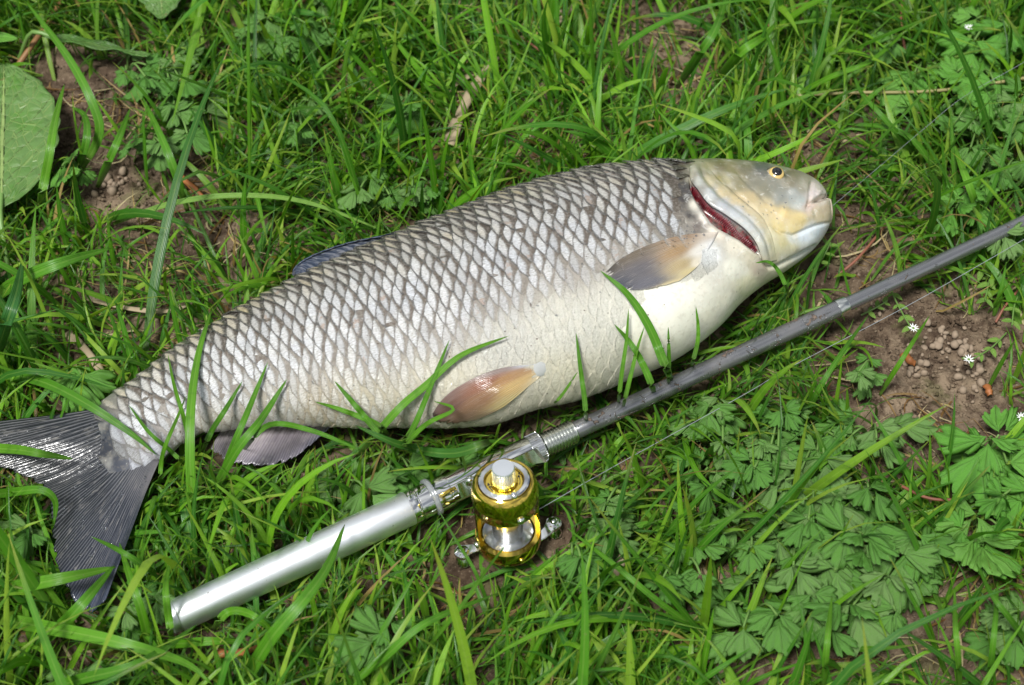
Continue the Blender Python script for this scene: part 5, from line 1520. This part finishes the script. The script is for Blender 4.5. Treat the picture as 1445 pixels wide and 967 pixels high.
def build_blades(args, nseg, near):
    base, az, L_, w, a0, a1, kink, tw, sway, rg = args
    n = len(L_)
    P = blade_geo(base, az, L_, w, a0, a1, kink, tw, nseg, sway)
    # keep above the soil
    g_ = gh(P[..., 0], P[..., 1])
    P[..., 2] = np.maximum(P[..., 2], g_ + .0008 + .0012 * rg.random((n, 1, 1)))
    ok = np.ones(n, bool)
    if near:
        B = P[:, 1:]
        clash = (B[..., 2] < top_at(B[..., 0], B[..., 1]) + .0006) & (B[..., 2] > BOTM[okey(np.clip(B[..., 0], -.55, .55), np.clip(B[..., 1], -.55, .55))] - .002)
        # under an overhang it is fine
        ok &= ~clash.any((1, 2))
        fr = occlude(P).sum((1, 2))
        ok &= ~((fr > 0) & (rg.random(n) < .999))
        qx, qy, _ = proj(P[:, nseg // 2 + 1, 1])
        ok &= ~(rg.random(n) < .75 * dirt(qx, qy))
        # let most of the leaf rosettes show
        if len(LV):
            px, py, _ = proj(P[:, -1, 1]); 
            m = np.zeros(n)
            for s in range(0, n, 4000):
                d = np.hypot(P[s:s + 4000, None, nseg // 2, 1, 0] - LV[None, :, 0], P[s:s + 4000, None, nseg // 2, 1, 1] + .006 - LV[None, :, 1])
                m[s:s + 4000] = (d < LV[None, :, 2] * .9).any(1)
            ok &= ~((m > 0) & (rg.random(n) < .62))
    P = P[ok]; n = len(P); az = az[ok]
    ci = rg.integers(0, len(GCL), n); cj = rg.integers(0, len(GCL), n); f_ = rg.random((n, 1))
    base_c = GCL[ci] * f_ + GCL[cj] * (1 - f_)
    pat = vnoise(P[:, 0, 1, 0] / .12 + 5, P[:, 0, 1, 1] / .12)[:, None]
    base_c = base_c * (0.82 + .36 * pat)
    t = np.linspace(0, 1, nseg + 1)[None, :, None]
    tip = lin((150, 150, 60)); bse = lin((120, 135, 70))
    wt = (rg.random((n, 1, 1)) < .34) * smooth(.78, 1.0, t) * .8
    wb = smooth(.28, 0, t) * .35
    c = base_c[:, None] * (1 - wt - wb * (1 - wt)) + tip * wt + bse * wb * (1 - wt)
    dry = (rg.random(n) < .04) & (np.linalg.norm(P[:, 1, 0] - P[:, 1, 2], axis=1) < .0020)
    c[dry] = lin(np.array((168, 142, 86))) * rg.uniform(.5, 1.1, (dry.sum(), 1, 1))
    col_ = np.repeat(c[:, :, None], 3, 2)
    uv = np.zeros((n, nseg + 1, 3, 2)); uv[..., 0] = np.array([0, .5, 1]); uv[..., 1] = t
    # faces
    k = (nseg + 1) * 3
    i = np.arange(nseg)[:, None] * 3; j = np.arange(2)[None, :]
    a = (i + j).ravel(); f = np.stack([a, a + 1, a + 4, a + 3], 1)
    Fc = (f[None] + (np.arange(n) * k)[:, None, None]).reshape(-1, 4)
    return P.reshape(-1, 3), Fc, col_.reshape(-1, 3), uv.reshape(-1, 2)
def dens(px, py, x, y):
    d = 1 - .93 * dirt(px, py)
    patch = vnoise(x / .045 + 33, y / .045 + 71)
    return np.clip(d * (0.55 + .8 * patch), .03, 1)
parts_ = []
parts_.append(build_blades(gen(60000, (-.40, .40), (-.30, .46), 6, .031, .00185, 5, dens), 6, True))
def dens2(px, py, x, y):
    d = 1 - .96 * dirt(px, py)
    low = 0.30 + .75 * smooth(380, 900, py) * smooth(1250, 500, px) + .55 * smooth(300, 60, py)
    return np.clip(d * low, .02, 1) * np.where(vnoise(x / .06 + 3, y / .06) > .42, 1, .35)
parts_.append(build_blades(gen(5200, (-.40, .40), (-.32, .46), 9, .060, .0036, 6, dens2), 9, True))
def dens3(px, py, x, y):
    return np.where((np.abs(x) < .38) & (y > -.28) & (y < .44), 0, 1.0) * np.exp(-(np.hypot(x, y) / 1.3) ** 2)
parts_.append(build_blades(gen(60000, (-2.0, 2.0), (-1.6, 2.2), 3, .055, .0045, 7, dens3), 3, False))
off = 0; FF = []
for p in parts_:
    FF.append(p[1] + off); off += len(p[0])
tag(link('grass', mesh_np('grass', np.concatenate([p[0] for p in parts_]), np.concatenate(FF), M_GRASS, True, np.concatenate([p[2] for p in parts_]), np.concatenate([p[3] for p in parts_]))), kind='stuff')
print('grass faces', sum(len(x) for x in FF))

# dry straw litter lying low
n = 4200; rg = np.random.default_rng(21)
bx_, by_ = rg.uniform(-.36, .36, n), rg.uniform(-.26, .42, n)
b_ = np.stack([bx_, by_, gh(bx_, by_) + .0012], 1)
P = blade_geo(b_, rg.uniform(0, 6.283, n), rg.uniform(.008, .045, n), rg.uniform(.0004, .0016, n), rg.normal(1.45, .12, n), rg.normal(0, .2, n), np.zeros(n), rg.normal(0, 1.2, n), 5)
P[..., 2] = np.maximum(P[..., 2], gh(P[..., 0], P[..., 1]) + .001)
okk = ~((P[..., 2] < top_at(P[..., 0], P[..., 1])).any((1, 2))) & ~(occlude(P).any((1, 2)))
P = P[okk]; n = len(P)
i = np.arange(5)[:, None] * 3; j = np.arange(2)[None, :]; a = (i + j).ravel(); f = np.stack([a, a + 1, a + 4, a + 3], 1)
Fc = (f[None] + (np.arange(n) * 18)[:, None, None]).reshape(-1, 4)
cs_ = lin(np.array([(190,165,115),(150,120,80),(120,85,50),(205,190,150)]))[rg.integers(0, 4, n)]
tag(link('dry_straw', mesh_np('dry_straw', P.reshape(-1, 3), Fc, M_GRASS, True, np.repeat(cs_, 18, 0), np.tile(np.array([[0, 0], [.5, 0], [1, 0]]), (n * 6, 1)))), kind='stuff')

# ------------------------------------------------------------------ the long blades one can pick out
def hero(path, wpx, zm, label, col=None, dark=False, pk=.6):
    q = resample(np.array(path, float), 26); n = len(q); t = np.linspace(0, 1, n)
    z = zm * np.sin(np.clip(t / pk, 0, 1) * math.pi / 2) * (1 - .35 * smooth(pk, 1, t))
    P = unproj(q[:, 0], q[:, 1], z)
    for it in range(3):
        for k in range(n):
            for b in (BVH,):
                h = b.ray_cast(Vector(CAM), Vector(raydir(*q[k])))
                if h[0] is not None and q[k][1] > 0:
                    need = h[0].z + .0035
                    if z[k] < need and k > 1: z[k] = need
            P = unproj(q[k, 0], q[k, 1], z[k])
            tp = float(top_at(P[0], P[1]))
            if z[k] < tp + .002 and k > 2: z[k] = tp + .002
        z[1:-1] = np.maximum(z[1:-1], (z[:-2] + z[2:]) / 2)
    P = unproj(q[:, 0], q[:, 1], z)
    dp = proj(P)[2]
    tg = np.gradient(P, axis=0); tg /= np.linalg.norm(tg, axis=1, keepdims=True)
    view = (P - CAM); view /= np.linalg.norm(view, axis=1, keepdims=True)
    sd1 = np.cross(tg, [0, 0, 1.]); sd1 /= np.linalg.norm(sd1, axis=1, keepdims=True) + 1e-9
    sd2 = np.cross(tg, view); sd2 /= np.linalg.norm(sd2, axis=1, keepdims=True)
    sd2 *= np.sign((sd1 * sd2).sum(1, keepdims=True)); s_ = sd1 * .35 + sd2 * .65; s_ /= np.linalg.norm(s_, axis=1, keepdims=True)
    hw = wpx / 2 * dp / F * (0.55 + 0.45 * smooth(0, .2, t)) * (1 - t ** 3) ** .75 + 1e-5
    vs = np.array([-1, -.5, 0, .5, 1.]); nn = np.cross(s_, tg); nn *= np.sign(nn[:, 2:3] + 1e-9)
    Gd = P[:, None] + s_[:, None] * (hw[:, None] * vs)[..., None] + nn[:, None] * (hw[:, None] * .35 * np.abs(vs))[..., None]
    base_c = lin(np.array(col if col else random.choice([(84,140,34),(96,150,40),(76,130,32),(90,146,30)])))
    wv = smooth(.25, 0, t)[:, None] * .35
    c = base_c * (1 - wv) + lin((140, 150, 90)) * wv
    V, f = solid_sheet(Gd, .00015)
    cc = np.repeat(c[:, None], 5, 1).reshape(-1, 3)
    uv = np.stack([np.tile((vs + 1) / 2, (n, 1)), np.tile(t[:, None], (1, 5))], -1).reshape(-1, 2)
    tag(link('grass_blade', mesh_np('grass_blade', V, f, M_GRASS, True, np.concatenate([cc, cc]), np.concatenate([uv, uv]))), label, 'grass blade', 'single long grass blades')
B_ = 'long grass blade '
H_ = [
 ([(-40,524),(20,530),(70,543),(130,575),(185,612),(222,643)], 15, .035, 'broad grass blade arching from the left edge across the tail stalk of the fish'),
 ([(275,760),(271,700),(268,640),(270,570),(280,500),(300,432)], 14, .05, 'widest upright grass blade standing before the tail stalk of the fish'),
 ([(270,650),(262,600),(246,545),(237,500)], 6, .045, 'thin grass blade just left of the widest upright blade on the tail stalk'),
 ([(265,660),(240,636),(210,610),(182,572)], 6, .04, 'thin dark blade leaning left over the base of the tail'),
 ([(305,700),(325,640),(350,580),(378,511)], 10, .05, 'pointed blade rising left of the anal fin onto the pale flank'),
 ([(295,705),(335,635),(370,590),(405,535)], 13, .05, 'broad blade with a split tip rising over the anal fin'),
 ([(285,640),(297,612),(320,575),(342,538)], 8, .045, 'short pointed blade right of the widest upright blade'),
 ([(340,640),(380,600),(440,608),(520,640)], 8, .02, 'blade lying flat across the anal fin'),
 ([(500,650),(560,580),(600,545),(650,502),(718,474)], 11, .05, 'long bent blade reaching up the belly ahead of the orange pelvic fin'),
 ([(560,640),(585,600),(610,540),(634,480)], 8, .05, 'slim straight blade crossing the long bent blade on the belly'),
 ([(545,625),(520,595),(495,565),(472,538)], 9, .04, 'blade leaning left over the belly edge between anal and pelvic fins'),
 ([(550,615),(530,598),(480,578),(444,567)], 8, .035, 'low blade pointing left over the rear of the belly'),
 ([(560,640),(600,600),(640,578),(612,566)], 7, .03, 'short blade ending at the tip of the orange pelvic fin'),
 ([(827,600),(825,565),(819,520),(813,470)], 7, .05, 'straight narrow blade on the belly right of the pelvic fin'),
 ([(780,572),(795,555),(815,525)], 4, .035, 'thinnest short blade left of the straight belly blade'),
 ([(950,545),(938,515),(915,460),(885,415),(847,382)], 13, .06, 'broad blade reaching up to the tip of the pectoral fin'),
 ([(872,575),(877,530),(884,480),(887,436)], 6, .05, 'upright thin blade behind the broad blade near the pectoral fin'),
 ([(925,560),(912,525),(892,488),(867,458)], 10, .05, 'blade leaning left below the broad blade on the belly'),
 ([(943,545),(944,510),(943,462)], 6, .05, 'upright short blade at the right of the broad belly blade'),
 ([(878,580),(890,530),(900,490),(909,462)], 6, .045, 'dark slim blade crossing behind the left leaning belly blade'),
 ([(1112,412),(1100,385),(1085,370),(1066,371)], 6, .03, 'small hooked blade touching the throat of the fish'),
 ([(975,520),(984,485),(985,460),(982,433)], 6, .045, 'short blade against the breast of the fish above the rod'),
 ([(50,915),(95,875),(135,830),(162,797)], 18, .045, 'bent blade over the lower tail lobe'),
 ([(-30,838),(40,826),(110,812),(165,800)], 20, .04, 'broad blade from the left edge pointing at the lower tail lobe'),
 ([(-30,702),(25,694),(60,692),(78,708),(76,742)], 13, .04, 'blade from the left edge hooking down in the tail fork'),
 ([(-30,632),(25,635),(60,641),(104,648)], 14, .04, 'blade from the left edge lying on the upper tail lobe'),
 ([(240,826),(205,800),(170,778),(128,757)], 9, .04, 'blade crossing the lower tail lobe towards the silver butt'),
 ([(215,925),(200,865),(182,810),(168,765)], 13, .04, 'tall blade between the tail lobe and the silver butt'),
 ([(243,905),(238,870),(234,830),(240,790)], 11, .04, 'blade standing in front of the silver butt cap'),
 ([(330,990),(380,905),(430,845),(462,800),(487,739)], 20, .06, 'longest blade leaning over the middle of the silver handle'),
 ([(698,880),(672,810),(645,765),(620,722)], 5, .035, 'thin blade whose tip touches the clear band on the sleeve'),
 ([(585,935),(640,870),(690,800),(718,764)], 6, .06, 'thin blade rising over the foot of the gold reel'),
 ([(-12,520),(8,460),(24,410),(32,366)], 20, .07, 'dark blurred broad blade at the left edge above the tail', (52,104,44)),
 ([(110,248),(140,192),(130,145),(95,80),(35,0)], 13, .05, 'long arching blade on the bare bank at upper left'),
 ([(55,295),(68,230),(78,170),(91,118)], 13, .045, 'tall pointed blade in front of the big dock leaf'),
 ([(108,248),(122,200),(120,165),(100,150)], 12, .035, 'short wide blade on the bare bank beside the long arching one'),
 ([(138,265),(155,225),(172,185),(184,152)], 12, .04, 'pointed blade right of the bare bank'),
 ([(265,300),(246,240),(228,195),(200,135)], 12, .04, 'blade leaning left above the bare bank foot'),
 ([(160,316),(240,288),(330,276),(430,285),(548,328)], 8, .03, 'long pale blade lying across the soil to the dorsal fin', (120,160,70)),
 ([(-20,430),(30,395),(90,370),(158,350)], 19, .045, 'broad blade from the left edge midway up the photo'),
 ([(-30,868),(60,885),(160,905),(260,935),(300,967)], 20, .05, 'blurred blade running along the bottom left corner'),
 ([(212,910),(260,908),(300,905),(352,906)], 14, .03, 'horizontal blade below the silver butt'),
 ([(300,890),(322,864),(355,868),(395,900)], 12, .035, 'arched blade right below the silver handle'),
 ([(955,125),(985,80),(1010,40),(1030,-20)], 13, .06, 'wide blade at the top edge above the fish head, left one'),
 ([(1010,120),(1045,75),(1080,50),(1098,28)], 14, .06, 'wide blade at the top edge above the fish head, right one'),
 ([(1105,145),(1170,110),(1230,85),(1285,38)], 8, .04, 'long blade crossing above the runner stem at upper right'),
 ([(1300,230),(1250,170),(1215,130),(1200,90)], 8, .04, 'blade leaning left over the runner stem'),
 ([(1330,255),(1290,200),(1250,180),(1190,175)], 9, .03, 'blade arching left between eye and buttercups'),
 ([(1385,322),(1370,270),(1355,230),(1345,200)], 12, .04, 'upright blade just above the rod at right'),
 ([(1160,985),(1165,930),(1170,880),(1174,840)], 10, .05, 'upright blade at the bottom edge below the leaf patch'),
 ([(1354,985),(1352,930),(1348,880),(1347,828)], 9, .05, 'upright blade at the lower right, left of a pair'),
 ([(1392,985),(1400,920),(1405,870),(1408,820)], 9, .05, 'tallest upright blade at the lower right'),
 ([(1460,925),(1430,880),(1400,840),(1378,795)], 9, .05, 'blade leaning left at the lower right corner'),
 ([(1240,560),(1265,520),(1290,480),(1312,445)], 7, .03, 'blade across the bare soil beside the white flower'),
 ([(1130,610),(1150,560),(1180,510),(1226,444)], 8, .035, 'blade rising under the line towards the steel ferrule'),
 ([(960,590),(975,650),(1005,690),(1060,725)], 8, .03, 'blade sloping down right between line and leaf patch'),
 ([(30,985),(110,960),(200,935),(280,880)], 16, .05, 'blurred blade at the bottom edge left of the handle'),
 ([(470,985),(540,930),(600,880),(700,838)], 12, .05, 'long blade on the bare soil below the reel'),
 ([(1000,900),(930,850),(870,800),(800,745)], 9, .04, 'long blade running from the reel crank down to the right'),
 ([(225,690),(230,640),(250,590),(262,560)], 6, .04, 'thin blade in front of the root of the tail'),
 ([(700,620),(640,640),(570,630),(500,600)], 14, .015, 'broad dark blade lying along the foot of the belly', (60,110,36)),
]
for h_ in H_:
    hero(h_[0], h_[1], h_[2], h_[3], h_[4] if len(h_) > 4 else None)
